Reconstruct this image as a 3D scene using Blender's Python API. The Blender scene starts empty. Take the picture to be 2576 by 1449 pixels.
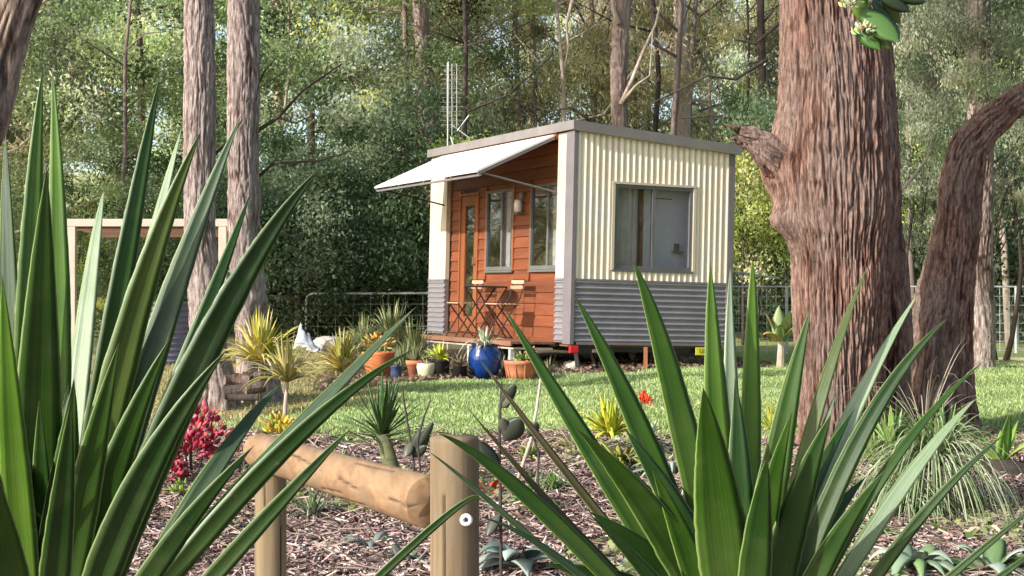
import bpy, math, random
import numpy as np
from mathutils import Vector, Matrix
R = math.radians
rnd = random.Random(7)
rng = np.random.default_rng(7)
sc = bpy.context.scene
col = sc.collection

# ------------------------------------------------------------ camera, light
EYE = 1.5
PIT = math.atan(36.5/4065)
cam = bpy.data.cameras.new('camera'); cam.sensor_width = 36; cam.lens = 36*4065/2576
cam.clip_start = 0.05; cam.clip_end = 2000
camo = bpy.data.objects.new('camera', cam); col.objects.link(camo)
camo.location = (0, 0, EYE); camo.rotation_euler = (math.pi/2+PIT, 0, 0)
sc.camera = camo
SUN_EL = R(27)
SUN_H = Vector((-0.83, -0.56, 0)).normalized()
sun_dir = Vector((SUN_H.x*math.cos(SUN_EL), SUN_H.y*math.cos(SUN_EL), math.sin(SUN_EL)))
w = bpy.data.worlds.new('World'); sc.world = w; w.use_nodes = True
nt = w.node_tree
sky = nt.nodes.new('ShaderNodeTexSky'); sky.sky_type = 'NISHITA'; sky.sun_disc = False
sky.sun_elevation = SUN_EL; sky.sun_rotation = math.atan2(sun_dir.x, sun_dir.y)
sky.air_density = 1.0; sky.dust_density = 2.0; sky.ozone_density = 1.0
bg = nt.nodes['Background']; bg.inputs['Strength'].default_value = 0.15
nt.links.new(sky.outputs[0], bg.inputs['Color'])
sl = bpy.data.lights.new('sun', 'SUN'); sl.energy = 3.5; sl.angle = R(0.5); sl.color = (1, 0.965, 0.91)
so = bpy.data.objects.new('sun', sl); col.objects.link(so)
so.rotation_euler = (-sun_dir).to_track_quat('-Z', 'Y').to_euler()
sc.view_settings.view_transform = 'Standard'; sc.view_settings.look = 'None'
sc.view_settings.exposure = 0.95; sc.view_settings.gamma = 1.0
sc.view_settings.use_curve_mapping = False
sc.cycles.max_bounces = 8; sc.cycles.transparent_max_bounces = 12

# ------------------------------------------------------------ helpers
def P(xd, yd, depth):
    """point seen at 2576-wide picture position (xd, yd), 'depth' metres ahead"""
    cx = (xd-1288)/4065; cy = (724.5-yd)/4065
    y = math.cos(PIT)-math.sin(PIT)*cy; z = math.sin(PIT)+math.cos(PIT)*cy
    return Vector((cx/y*depth, depth, EYE+z/y*depth))

GP = [(-60, 0), (6, 0), (8.5, .12), (12.5, .45), (16, .58), (19, .65), (26, .68), (35, .95), (60, 3.0), (90, 6.2), (140, 12), (320, 27), (700, 40)]
def gz(y):
    return float(np.interp(y, [p[0] for p in GP], [p[1] for p in GP]))
def gza(y):
    return np.interp(y, [p[0] for p in GP], [p[1] for p in GP])

def tag(o, label=None, cat=None, group=None, kind=None):
    if label: o['label'] = label
    if cat: o['category'] = cat
    if group: o['group'] = group
    if kind: o['kind'] = kind
    return o

def empty(name, loc=(0, 0, 0), label=None, cat=None, group=None, rotz=0, M=None):
    o = bpy.data.objects.new(name, None); col.objects.link(o); o.empty_display_size = .1
    if M is not None: o.matrix_world = M
    else:
        o.location = loc; o.rotation_euler = (0, 0, rotz)
    return tag(o, label, cat, group)

def mesh(name, V, F, mat, parent=None, smooth=False, attrs=None, kind=None):
    """V Nx3 array, F list/array of faces (arrays of tris and/or quads)"""
    me = bpy.data.meshes.new(name)
    V = np.asarray(V, dtype=np.float32)
    if isinstance(F, np.ndarray): F = [F]
    if F and not isinstance(F[0], np.ndarray):
        me.from_pydata([tuple(map(float, v)) for v in V], [], [tuple(f) for f in F])
    else:
        F = [np.asarray(f, dtype=np.int32) for f in F if len(f)]
        loops = np.concatenate([f.ravel() for f in F])
        sizes = np.concatenate([np.full(len(f), f.shape[1], dtype=np.int32) for f in F])
        starts = np.concatenate([[0], np.cumsum(sizes)[:-1]]).astype(np.int32)
        me.vertices.add(len(V)); me.vertices.foreach_set('co', V.ravel())
        me.loops.add(len(loops)); me.loops.foreach_set('vertex_index', loops)
        me.polygons.add(len(sizes)); me.polygons.foreach_set('loop_start', starts)
        me.polygons.foreach_set('loop_total', sizes)
    if attrs:
        for k, a in attrs.items():
            a = np.asarray(a, dtype=np.float32)
            at = me.attributes.new(k, 'FLOAT_VECTOR', 'POINT')
            at.data.foreach_set('vector', a.ravel())
    me.update(calc_edges=True)
    if smooth: me.polygons.foreach_set('use_smooth', np.ones(len(me.polygons), dtype=bool))
    if mat: me.materials.append(mat)
    o = bpy.data.objects.new(name, me); col.objects.link(o)
    if parent is not None: o.parent = parent
    if kind: o['kind'] = kind
    return o

def dup(root, loc=None, rotz=None, label=None, scale=None):
    r = root.copy(); col.objects.link(r)
    if loc is not None: r.location = loc
    if rotz is not None: r.rotation_euler = (0, 0, rotz)
    if scale is not None: r.scale = scale if hasattr(scale, '__len__') else (scale,)*3
    if label: r['label'] = label
    for ch in list(root.children):
        c = ch.copy(); col.objects.link(c); c.parent = r
        for g in ch.children:
            d = g.copy(); col.objects.link(d); d.parent = c
    return r

class MB:
    def __init__(s): s.V = []; s.F = []
    def add(s, V, F):
        n = len(s.V); s.V += [tuple(v) for v in V]; s.F += [tuple(i+n for i in f) for f in F]; return s
    def box(s, x0, x1, y0, y1, z0, z1, M=None):
        V = [Vector((x, y, z)) for z in (z0, z1) for y in (y0, y1) for x in (x0, x1)]
        if M is not None: V = [M @ v for v in V]
        return s.add(V, [(0, 2, 3, 1), (4, 5, 7, 6), (0, 1, 5, 4), (2, 6, 7, 3), (0, 4, 6, 2), (1, 3, 7, 5)])
    def beam(s, a, b, wd, th, up=(0, 0, 1)):
        a = Vector(a); b = Vector(b); d = b-a; L = d.length; d.normalize()
        sd = d.cross(Vector(up))
        if sd.length < 1e-4: sd = d.cross(Vector((0, 1, 0)))
        sd.normalize(); u = sd.cross(d)
        V = [p+sd*x*wd/2+u*y*th/2 for p in (a, b) for (x, y) in ((-1, -1), (1, -1), (1, 1), (-1, 1))]
        return s.add(V, [(3, 2, 1, 0), (4, 5, 6, 7), (0, 1, 5, 4), (1, 2, 6, 5), (2, 3, 7, 6), (3, 0, 4, 7)])
    def tube(s, pts, rad, seg=8, cap=True):
        pts = [Vector(p) for p in pts]; n = len(pts)
        if not hasattr(rad, '__len__'): rad = [rad]*n
        V = []; prev = None
        for i, p in enumerate(pts):
            d = (pts[min(i+1, n-1)]-pts[max(i-1, 0)]).normalized()
            if prev is None:
                a = d.cross(Vector((0, 0, 1)))
                if a.length < .1: a = d.cross(Vector((0, 1, 0)))
            else:
                a = prev-d*prev.dot(d)
            a.normalize(); b = d.cross(a); prev = a
            for k in range(seg):
                t = 2*math.pi*k/seg
                V.append(p+(a*math.cos(t)+b*math.sin(t))*rad[i])
        F = []
        for i in range(n-1):
            for k in range(seg):
                k2 = (k+1) % seg
                F.append((i*seg+k, i*seg+k2, (i+1)*seg+k2, (i+1)*seg+k))
        if cap:
            F.append(tuple(range(seg-1, -1, -1))); F.append(tuple(range((n-1)*seg, n*seg)))
        return s.add(V, F)
    def lathe(s, prof, c=(0, 0, 0), seg=24, cap=False):
        V = []; F = []
        for (r, z) in prof:
            for k in range(seg):
                t = 2*math.pi*k/seg
                V.append((c[0]+r*math.cos(t), c[1]+r*math.sin(t), c[2]+z))
        for i in range(len(prof)-1):
            for k in range(seg):
                k2 = (k+1) % seg
                F.append((i*seg+k, i*seg+k2, (i+1)*seg+k2, (i+1)*seg+k))
        if cap: F.append(tuple(range(seg-1, -1, -1))); F.append(tuple(range((len(prof)-1)*seg, len(prof)*seg)))
        return s.add(V, F)
    def build(s, name, mat, parent=None, smooth=False, kind=None, bevel=0):
        o = mesh(name, s.V, s.F, mat, parent, smooth, kind=kind)
        if bevel:
            m = o.modifiers.new('bevel', 'BEVEL'); m.width = bevel; m.segments = 2; m.limit_method = 'ANGLE'
        return o

def snoise(shape, cells, seed, periodic_x=True):
    """smooth value noise on a (rows s, cols theta) grid, periodic over columns"""
    g = np.random.default_rng(seed)
    ny, nx = cells
    G = g.random((ny+2, nx))
    ys = np.linspace(0, ny, shape[0]); xs = np.linspace(0, nx, shape[1], endpoint=False)
    yi = np.minimum(ys.astype(int), ny); xi = xs.astype(int) % nx
    fy = ys-yi; fx = xs-np.floor(xs)
    fy = fy*fy*(3-2*fy); fx = fx*fx*(3-2*fx)
    A = G[yi][:, xi]; B = G[yi][:, (xi+1) % nx]; C = G[yi+1][:, xi]; D = G[yi+1][:, (xi+1) % nx]
    fx = fx[None, :]; fy = fy[:, None]
    return (A*(1-fx)+B*fx)*(1-fy)+(C*(1-fx)+D*fx)*fy

# ------------------------------------------------------------ materials
MATS = {}
def nodes(name):
    m = bpy.data.materials.new(name); m.use_nodes = True; MATS[name] = m
    return m, m.node_tree, m.node_tree.nodes['Principled BSDF']
def ramp(nt, fac, stops):
    r = nt.nodes.new('ShaderNodeValToRGB'); nt.links.new(fac, r.inputs[0])
    e = r.color_ramp.elements
    while len(e) < len(stops): e.new(0.5)
    for i, (p, c) in enumerate(stops):
        e[i].position = p; e[i].color = (*c, 1)
    return r.outputs[0]
def noise(nt, scale, detail=6, rough=.6, stretch=None, coord='Object', dist=0):
    tc = nt.nodes.new('ShaderNodeTexCoord'); mp = nt.nodes.new('ShaderNodeMapping')
    nt.links.new(tc.outputs[coord], mp.inputs[0])
    if stretch: mp.inputs['Scale'].default_value = stretch
    n = nt.nodes.new('ShaderNodeTexNoise'); n.inputs['Scale'].default_value = scale
    n.inputs['Detail'].default_value = detail; n.inputs['Roughness'].default_value = rough
    n.inputs['Distortion'].default_value = dist
    nt.links.new(mp.outputs[0], n.inputs['Vector'])
    return n.outputs['Fac']
def mixc(nt, fac, a, b, mode='MIX'):
    m = nt.nodes.new('ShaderNodeMix'); m.data_type = 'RGBA'; m.blend_type = mode
    if isinstance(fac, (int, float)): m.inputs[0].default_value = fac
    else: nt.links.new(fac, m.inputs[0])
    for i, c in ((6, a), (7, b)):
        if isinstance(c, tuple): m.inputs[i].default_value = (*c, 1) if len(c) == 3 else c
        else: nt.links.new(c, m.inputs[i])
    return m.outputs[2]
def bump(nt, b, h, strength=.3, dist=.01):
    n = nt.nodes.new('ShaderNodeBump'); n.inputs['Strength'].default_value = strength
    n.inputs['Distance'].default_value = dist
    nt.links.new(h, n.inputs['Height']); nt.links.new(n.outputs[0], b.inputs['Normal'])
def simple(name, c1, c2=None, scale=8, rough=.6, stretch=None, bmp=0, metal=0, bd=.01, spec=.5, bscale=None):
    m, nt, b = nodes(name)
    c2 = c2 or tuple(x*.75 for x in c1)
    f = noise(nt, scale, stretch=stretch)
    nt.links.new(ramp(nt, f, [(.35, c2), (.65, c1)]), b.inputs['Base Color'])
    b.inputs['Roughness'].default_value = rough; b.inputs['Metallic'].default_value = metal
    b.inputs['Specular IOR Level'].default_value = spec
    if bmp: bump(nt, b, noise(nt, bscale or scale*3, stretch=stretch), bmp, bd)
    return m

def leafmat(name, trans=.3, rough=.5, spec=.4, objvar=.35):
    """colour from the 'tint' attribute, varied a little per object, part translucent"""
    m, nt, b = nodes(name)
    at = nt.nodes.new('ShaderNodeAttribute'); at.attribute_name = 'tint'
    oi = nt.nodes.new('ShaderNodeObjectInfo')
    hs = nt.nodes.new('ShaderNodeHueSaturation')
    mr = nt.nodes.new('ShaderNodeMapRange'); nt.links.new(oi.outputs['Random'], mr.inputs[0])
    mr.inputs[3].default_value = 1-objvar; mr.inputs[4].default_value = 1+objvar
    nt.links.new(mr.outputs[0], hs.inputs['Value'])
    nt.links.new(at.outputs['Color'], hs.inputs['Color'])
    nt.links.new(hs.outputs[0], b.inputs['Base Color'])
    b.inputs['Roughness'].default_value = rough; b.inputs['Specular IOR Level'].default_value = spec
    tr = nt.nodes.new('ShaderNodeBsdfTranslucent'); nt.links.new(hs.outputs[0], tr.inputs[0])
    mx = nt.nodes.new('ShaderNodeMixShader'); mx.inputs[0].default_value = trans
    nt.links.new(b.outputs[0], mx.inputs[1]); nt.links.new(tr.outputs[0], mx.inputs[2])
    nt.links.new(mx.outputs[0], nt.nodes['Material Output'].inputs[0])
    return m
M_leaf = leafmat('foliage_leaf', .45, .6, .25)
M_plant = leafmat('plant_leaf', .3, .4, .5, .05)
M_chip = leafmat('mulch_chip', 0.0, .9, .2, 0)
M_grass = leafmat('grass_blade', .35, .7, .2, 0)

def yuccamat():
    m, nt, b = nodes('yucca_leaf')
    at = nt.nodes.new('ShaderNodeAttribute'); at.attribute_name = 'luv'
    sp = nt.nodes.new('ShaderNodeSeparateXYZ'); nt.links.new(at.outputs['Vector'], sp.inputs[0])
    tn = nt.nodes.new('ShaderNodeAttribute'); tn.attribute_name = 'tint'
    # lengthwise veins
    cb = nt.nodes.new('ShaderNodeMapping'); nt.links.new(at.outputs['Vector'], cb.inputs[0])
    cb.inputs['Scale'].default_value = (26, 1.2, 3)
    n = nt.nodes.new('ShaderNodeTexNoise'); n.inputs['Scale'].default_value = 1; n.inputs['Detail'].default_value = 4
    nt.links.new(cb.outputs[0], n.inputs['Vector'])
    vr = ramp(nt, n.outputs['Fac'], [(.38, (.6, .66, .55)), (.62, (1.3, 1.25, 1.2))])
    c = mixc(nt, 1.0, tn.outputs['Color'], vr, 'MULTIPLY')
    big = nt.nodes.new('ShaderNodeTexNoise'); big.inputs['Scale'].default_value = 9; big.inputs['Detail'].default_value = 5
    tc = nt.nodes.new('ShaderNodeTexCoord'); nt.links.new(tc.outputs['Object'], big.inputs['Vector'])
    c = mixc(nt, 1.0, c, ramp(nt, big.outputs['Fac'], [(.35, (.8, .85, .8)), (.65, (1.15, 1.1, 1.1))]), 'MULTIPLY')
    # pale margin
    ab = nt.nodes.new('ShaderNodeMath'); ab.operation = 'ABSOLUTE'; nt.links.new(sp.outputs[0], ab.inputs[0])
    mg = nt.nodes.new('ShaderNodeMapRange'); nt.links.new(ab.outputs[0], mg.inputs[0])
    mg.inputs[1].default_value = .88; mg.inputs[2].default_value = .96
    mgm = nt.nodes.new('ShaderNodeMath'); mgm.operation = 'MULTIPLY'; mgm.inputs[1].default_value = .85
    nt.links.new(mg.outputs[0], mgm.inputs[0])
    c = mixc(nt, mgm.outputs[0], c, (.3, .42, .13))
    tp = nt.nodes.new('ShaderNodeMapRange'); nt.links.new(sp.outputs[1], tp.inputs[0])
    tp.inputs[1].default_value = .965; tp.inputs[2].default_value = .99
    c = mixc(nt, tp.outputs[0], c, (.08, .045, .02))
    bs = nt.nodes.new('ShaderNodeMapRange'); nt.links.new(sp.outputs[1], bs.inputs[0]); bs.inputs[1].default_value = .55; bs.inputs[2].default_value = .1; bs.inputs[4].default_value = .35
    c = mixc(nt, bs.outputs[0], c, (.13, .19, .05))
    sp_n = nt.nodes.new('ShaderNodeTexNoise'); sp_n.inputs['Scale'].default_value = 60; sp_n.inputs['Detail'].default_value = 4; nt.links.new(tc.outputs['Object'], sp_n.inputs['Vector'])
    c = mixc(nt, ramp(nt, sp_n.outputs['Fac'], [(.71, (0, 0, 0)), (.78, (.6, .6, .6))]), c, (.13, .11, .04))
    ds = nt.nodes.new('ShaderNodeTexNoise'); ds.inputs['Scale'].default_value = 22; ds.inputs['Detail'].default_value = 8; nt.links.new(tc.outputs['Object'], ds.inputs['Vector'])
    c = mixc(nt, ramp(nt, ds.outputs['Fac'], [(.5, (0, 0, 0)), (.85, (.16, .16, .16))]), c, (.2, .22, .1))
    nt.links.new(c, b.inputs['Base Color'])
    b.inputs['Roughness'].default_value = .4; b.inputs['Specular IOR Level'].default_value = .35
    bump(nt, b, n.outputs['Fac'], .25, .003)
    tr = nt.nodes.new('ShaderNodeBsdfTranslucent'); nt.links.new(c, tr.inputs[0])
    mx = nt.nodes.new('ShaderNodeMixShader'); mx.inputs[0].default_value = .22
    nt.links.new(b.outputs[0], mx.inputs[1]); nt.links.new(tr.outputs[0], mx.inputs[2])
    nt.links.new(mx.outputs[0], nt.nodes['Material Output'].inputs[0])
    return m
M_yucca = yuccamat()

def barkmat(name, outer, inner, dark, grey=None):
    m, nt, b = nodes(name)
    at = nt.nodes.new('ShaderNodeAttribute'); at.attribute_name = 'bark'
    sp = nt.nodes.new('ShaderNodeSeparateXYZ'); nt.links.new(at.outputs['Vector'], sp.inputs[0])
    c = ramp(nt, sp.outputs[0], [(.3, dark), (.52, inner), (.72, outer)])
    f = noise(nt, 3.2, 7, .7, (1, 1, .35))
    c = mixc(nt, ramp(nt, f, [(.4, (0, 0, 0)), (.62, (1, 1, 1))]), c, grey or tuple(x*.8 for x in outer))
    f2 = noise(nt, 58, 6, .75, (1, 1, .16))
    c = mixc(nt, .8, c, ramp(nt, f2, [(.4, (.32, .3, .3)), (.6, (1.4, 1.4, 1.4))]), 'MULTIPLY')
    nt.links.new(c, b.inputs['Base Color'])
    b.inputs['Roughness'].default_value = .95; b.inputs['Specular IOR Level'].default_value = .15
    bump(nt, b, noise(nt, 55, 8, .75, (1, 1, .1)), .7, .02)
    return m
M_bark_red = barkmat('stringybark', (.245, .15, .115), (.125, .06, .042), (.035, .017, .013), (.21, .155, .13))
M_bark_grey = barkmat('grey_bark', (.38, .305, .28), (.22, .155, .135), (.065, .042, .035), (.3, .25, .23))
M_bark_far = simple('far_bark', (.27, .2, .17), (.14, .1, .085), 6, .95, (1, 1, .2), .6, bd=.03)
M_bark_dark = simple('dark_bark', (.075, .055, .045), (.035, .025, .02), 6, .95, (1, 1, .2), .6, bd=.03)
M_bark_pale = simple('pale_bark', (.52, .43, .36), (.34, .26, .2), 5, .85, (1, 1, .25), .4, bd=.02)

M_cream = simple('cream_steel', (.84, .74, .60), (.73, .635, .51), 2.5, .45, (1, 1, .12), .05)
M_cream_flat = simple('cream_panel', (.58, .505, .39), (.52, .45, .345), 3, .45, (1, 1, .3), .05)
M_greysteel = simple('grey_steel', (.185, .165, .175), (.15, .135, .145), 3, .45, None, .05)
M_skirt = simple('grey_corrugated_steel', (.34, .325, .365), (.27, .255, .29), 3, .32, None, .05, metal=.35)
M_trim = simple('grey_trim', (.21, .19, .185), (.17, .155, .15), 4, .5, None, .05)
def woodmat(name, c1, c2, axis=(1, .08, 1), rough=.55, sc_=14):
    m, nt, b = nodes(name)
    f = noise(nt, sc_, 8, .65, axis, dist=.6)
    c = ramp(nt, f, [(.3, c2), (.7, c1)])
    oi = nt.nodes.new('ShaderNodeObjectInfo'); mr = nt.nodes.new('ShaderNodeMapRange')
    nt.links.new(oi.outputs['Random'], mr.inputs[0]); mr.inputs[3].default_value = .75; mr.inputs[4].default_value = 1.15
    hs = nt.nodes.new('ShaderNodeHueSaturation'); nt.links.new(mr.outputs[0], hs.inputs['Value']); nt.links.new(c, hs.inputs['Color'])
    fin = hs.outputs[0]
    if 'pine' in name:
        ca = nt.nodes.new('ShaderNodeAttribute'); ca.attribute_name = 'crack'
        fin = mixc(nt, ca.outputs['Fac'], fin, (.035, .022, .012))
        fin = mixc(nt, ramp(nt, noise(nt, 5, 6, .7), [(.5, (0, 0, 0)), (.75, (.6, .6, .6))]), fin, (.16, .15, .12))
    nt.links.new(fin, b.inputs['Base Color'])
    b.inputs['Roughness'].default_value = rough
    bump(nt, b, noise(nt, sc_*2.5, 8, .7, axis), .3, .004)
    return m
M_cedar = woodmat('oiled_cedar', (.235, .068, .023), (.135, .034, .012))
M_cedar_v = woodmat('oiled_cedar_upright', (.31, .1, .03), (.19, .055, .017), (1, 1, .08))
M_deck = woodmat('deck_timber', (.27, .13, .075), (.16, .075, .04))
M_pine = woodmat('treated_pine', (.29, .21, .115), (.13, .085, .04), (1, 1, .05), .8, 26)
M_awning = simple('awning_cream', (.84, .8, .72), (.8, .75, .66), 3, .5)
M_winframe = simple('window_aluminium', (.14, .145, .135), (.11, .115, .105), 5, .4)
M_winframe_d = simple('window_dark_aluminium', (.17, .17, .18), (.14, .14, .15), 5, .35, metal=.3)
def glassmat():
    m, nt, b = nodes('window_glass'); nt.nodes.remove(b)
    g = nt.nodes.new('ShaderNodeBsdfGlossy'); g.inputs['Roughness'].default_value = .02
    t = nt.nodes.new('ShaderNodeBsdfTransparent'); t.inputs[0].default_value = (.86, .86, .89, 1)
    lw = nt.nodes.new('ShaderNodeLayerWeight'); lw.inputs[0].default_value = .5
    pw = nt.nodes.new('ShaderNodeMath'); pw.operation = 'POWER'; nt.links.new(lw.outputs['Facing'], pw.inputs[0]); pw.inputs[1].default_value = 3
    f = nt.nodes.new('ShaderNodeMath'); f.operation = 'MULTIPLY_ADD'; nt.links.new(pw.outputs[0], f.inputs[0]); f.inputs[1].default_value = .8; f.inputs[2].default_value = .08
    mx = nt.nodes.new('ShaderNodeMixShader')
    nt.links.new(f.outputs[0], mx.inputs[0]); nt.links.new(t.outputs[0], mx.inputs[1]); nt.links.new(g.outputs[0], mx.inputs[2])
    nt.links.new(mx.outputs[0], nt.nodes['Material Output'].inputs[0])
    return m
M_glass = glassmat()
M_inner = simple('interior_wall', (.78, .78, .82), (.72, .72, .77), 2, .7)
M_curtain = simple('curtain', (.7, .68, .6), (.6, .57, .48), 6, .9)
M_black = simple('black_metal', (.02, .018, .018), (.012, .011, .011), 8, .45)
M_chair = simple('dark_brown_metal', (.035, .018, .014), (.02, .011, .009), 8, .5)
M_slat = woodmat('chair_slat_wood', (.55, .38, .24), (.4, .25, .15))
M_red = simple('red_reflector', (.6, .02, .02), (.5, .015, .015), 8, .25)
M_yplate = simple('plate_yellow', (.75, .7, .05), (.7, .64, .04), 8, .4)
M_yink = simple('plate_ink', (.12, .13, .02), (.1, .1, .02), 8, .5)
M_rubber = simple('tyre_rubber', (.035, .032, .03), (.02, .02, .02), 10, .85)
M_blue = simple('blue_glaze', (.008, .045, .2), (.005, .022, .12), 6, .2, bmp=.1)
M_blue2 = simple('faded_blue_glaze', (.06, .09, .2), (.03, .045, .11), 9, .4, bmp=.1)
M_terra = simple('terracotta', (.55, .2, .1), (.42, .14, .07), 7, .8, bmp=.2)
M_orange = simple('orange_clay', (.6, .19, .06), (.48, .13, .04), 7, .7, bmp=.2)
M_creampot = simple('cream_glaze', (.68, .62, .42), (.58, .52, .33), 7, .5)
M_darkpot = simple('dark_plastic', (.035, .03, .028), (.02, .018, .018), 7, .6)
M_soil = simple('potting_soil', (.06, .04, .03), (.03, .02, .015), 20, 1, bmp=.6)
M_white = simple('white_paint', (.5, .44, .37), (.43, .37, .3), 5, .55)
M_porc = simple('white_porcelain', (.82, .82, .8), (.75, .75, .72), 5, .2)
M_galv = simple('galvanised_steel', (.52, .53, .51), (.42, .43, .42), 12, .45)
M_stone = simple('pale_stone', (.5, .46, .41), (.33, .3, .26), 5, .9, bmp=.6, bd=.03)
M_sheet = simple('white_sheet', (.5, .52, .57), (.38, .41, .48), 5, .7)
M_stick = simple('weathered_stick', (.5, .42, .34), (.33, .26, .2), 14, .9, (1, 1, .4), .4)
M_greenstem = simple('green_stem', (.13, .14, .055), (.055, .055, .025), 9, .8, (1, 1, 3), .5)
M_darkstem = simple('dark_stem', (.05, .035, .03), (.03, .02, .02), 12, .8)
M_lamp = simple('lamp_frosted', (.7, .7, .68), (.66, .66, .64), 5, .4)

# ------------------------------------------------------------ ground
def ground_mat():
    m, nt, b = nodes('garden_ground')
    geo = nt.nodes.new('ShaderNodeNewGeometry'); sp = nt.nodes.new('ShaderNodeSeparateXYZ')
    nt.links.new(geo.outputs['Position'], sp.inputs[0])
    wob = noise(nt, .5, 4, .6)
    # mulch -> dry grass
    f = noise(nt, 14, 8, .75); f2 = noise(nt, 1.3, 5, .6)
    mul = ramp(nt, f, [(.3, (.09, .05, .04)), (.5, (.27, .18, .15)), (.7, (.44, .34, .3))])
    dry = ramp(nt, f, [(.3, (.15, .12, .05)), (.55, (.38, .34, .17)), (.75, (.55, .5, .3))])
    gr = ramp(nt, f, [(.3, (.12, .16, .05)), (.55, (.3, .37, .12)), (.75, (.48, .53, .22))])
    yv = nt.nodes.new('ShaderNodeMath'); yv.operation = 'ADD'; nt.links.new(sp.outputs[1], yv.inputs[0])
    wm = nt.nodes.new('ShaderNodeMath'); wm.operation = 'MULTIPLY'; wm.inputs[1].default_value = 2.0
    nt.links.new(wob, wm.inputs[0]); nt.links.new(wm.outputs[0], yv.inputs[1])
    a = nt.nodes.new('ShaderNodeMapRange'); nt.links.new(yv.outputs[0], a.inputs[0]); a.inputs[1].default_value = 13.1; a.inputs[2].default_value = 13.7
    # left of lawn is dry
    xl = nt.nodes.new('ShaderNodeMath'); xl.operation = 'ADD'; nt.links.new(sp.outputs[0], xl.inputs[0]); nt.links.new(wm.outputs[0], xl.inputs[1])
    bl = nt.nodes.new('ShaderNodeMapRange'); nt.links.new(xl.outputs[0], bl.inputs[0]); bl.inputs[1].default_value = -1.4; bl.inputs[2].default_value = -.4
    g2 = mixc(nt, bl.outputs[0], dry, gr)
    c = mixc(nt, a.outputs[0], mul, g2)
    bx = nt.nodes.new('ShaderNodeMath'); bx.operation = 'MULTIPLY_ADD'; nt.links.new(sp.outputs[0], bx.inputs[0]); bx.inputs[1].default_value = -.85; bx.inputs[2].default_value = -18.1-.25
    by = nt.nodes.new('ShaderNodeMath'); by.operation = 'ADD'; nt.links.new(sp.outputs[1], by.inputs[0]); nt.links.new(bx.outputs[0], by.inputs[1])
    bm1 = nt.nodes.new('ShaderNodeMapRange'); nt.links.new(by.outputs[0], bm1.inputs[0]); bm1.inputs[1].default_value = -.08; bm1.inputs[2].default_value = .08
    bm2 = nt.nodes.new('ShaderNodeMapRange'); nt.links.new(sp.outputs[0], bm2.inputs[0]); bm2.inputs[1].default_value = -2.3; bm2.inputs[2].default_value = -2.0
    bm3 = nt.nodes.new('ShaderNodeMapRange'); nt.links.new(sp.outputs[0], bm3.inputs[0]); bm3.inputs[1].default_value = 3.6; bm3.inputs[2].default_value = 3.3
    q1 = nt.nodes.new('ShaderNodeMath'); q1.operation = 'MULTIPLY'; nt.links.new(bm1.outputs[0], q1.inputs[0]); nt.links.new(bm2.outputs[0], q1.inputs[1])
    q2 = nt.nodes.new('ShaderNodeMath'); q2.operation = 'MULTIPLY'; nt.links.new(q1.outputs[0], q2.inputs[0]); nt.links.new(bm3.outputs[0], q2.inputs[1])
    c = mixc(nt, q2.outputs[0], c, ramp(nt, f, [(.35, (.02, .014, .01)), (.65, (.1, .07, .05))]))  # soil strip at the cabin, darkened so the shade below sits in its colour
    # far paddock, sunlit and dry
    fa = nt.nodes.new('ShaderNodeMapRange'); nt.links.new(sp.outputs[1], fa.inputs[0]); fa.inputs[1].default_value = 26; fa.inputs[2].default_value = 32
    far = mixc(nt, ramp(nt, f2, [(.35, (0, 0, 0)), (.65, (1, 1, 1))]), (.5, .46, .24), (.32, .32, .13))
    c = mixc(nt, fa.outputs[0], c, far)
    nt.links.new(c, b.inputs['Base Color'])
    b.inputs['Roughness'].default_value = 1; b.inputs['Specular IOR Level'].default_value = .1
    bump(nt, b, noise(nt, 22, 8, .75), .8, .04)
    return m
ys = np.unique(np.concatenate([np.linspace(-60, 5, 14), np.linspace(5, 28, 116), np.linspace(28, 100, 60), np.linspace(100, 700, 30)]))
xs = np.unique(np.concatenate([np.linspace(-500, -12, 20), np.linspace(-12, 12, 120), np.linspace(12, 500, 20)]))
X, Y = np.meshgrid(xs, ys)
Z = gza(Y)
nz = .03*np.sin(X*2.3+Y*1.1)*np.sin(Y*1.7-X*.6)+.015*np.sin(X*6.1+1)*np.sin(Y*5.3)
amp = np.where((Y > 6) & (Y < 60), 1, .3)
Z = Z+nz*amp
def gh(x, y):
    a = 1 if 6 < y < 60 else .3
    return gz(y)+a*(.03*math.sin(x*2.3+y*1.1)*math.sin(y*1.7-x*.6)+.015*math.sin(x*6.1+1)*math.sin(y*5.3))
def gha(x, y):
    a = np.where((y > 6) & (y < 60), 1, .3)
    return gza(y)+a*(.03*np.sin(x*2.3+y*1.1)*np.sin(y*1.7-x*.6)+.015*np.sin(x*6.1+1)*np.sin(y*5.3))
ny_, nx_ = X.shape
idx = np.arange(ny_*nx_).reshape(ny_, nx_)
Fg = np.stack([idx[:-1, :-1].ravel(), idx[:-1, 1:].ravel(), idx[1:, 1:].ravel(), idx[1:, :-1].ravel()], 1)
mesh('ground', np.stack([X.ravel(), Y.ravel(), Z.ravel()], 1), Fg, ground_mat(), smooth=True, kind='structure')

def G(xd, yd, up=0.0):
    """point of the ground seen at picture position (xd, yd)"""
    a, b = 6.0, 60.0
    for _ in range(40):
        m_ = (a+b)/2; p_ = P(xd, yd, m_)
        if p_.z > gz(m_): a = m_
        else: b = m_
    p_ = P(xd, yd, a); p_.z = gh(p_.x, p_.y)+up
    return p_
def gd(yd): return G(1288, yd).y
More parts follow.
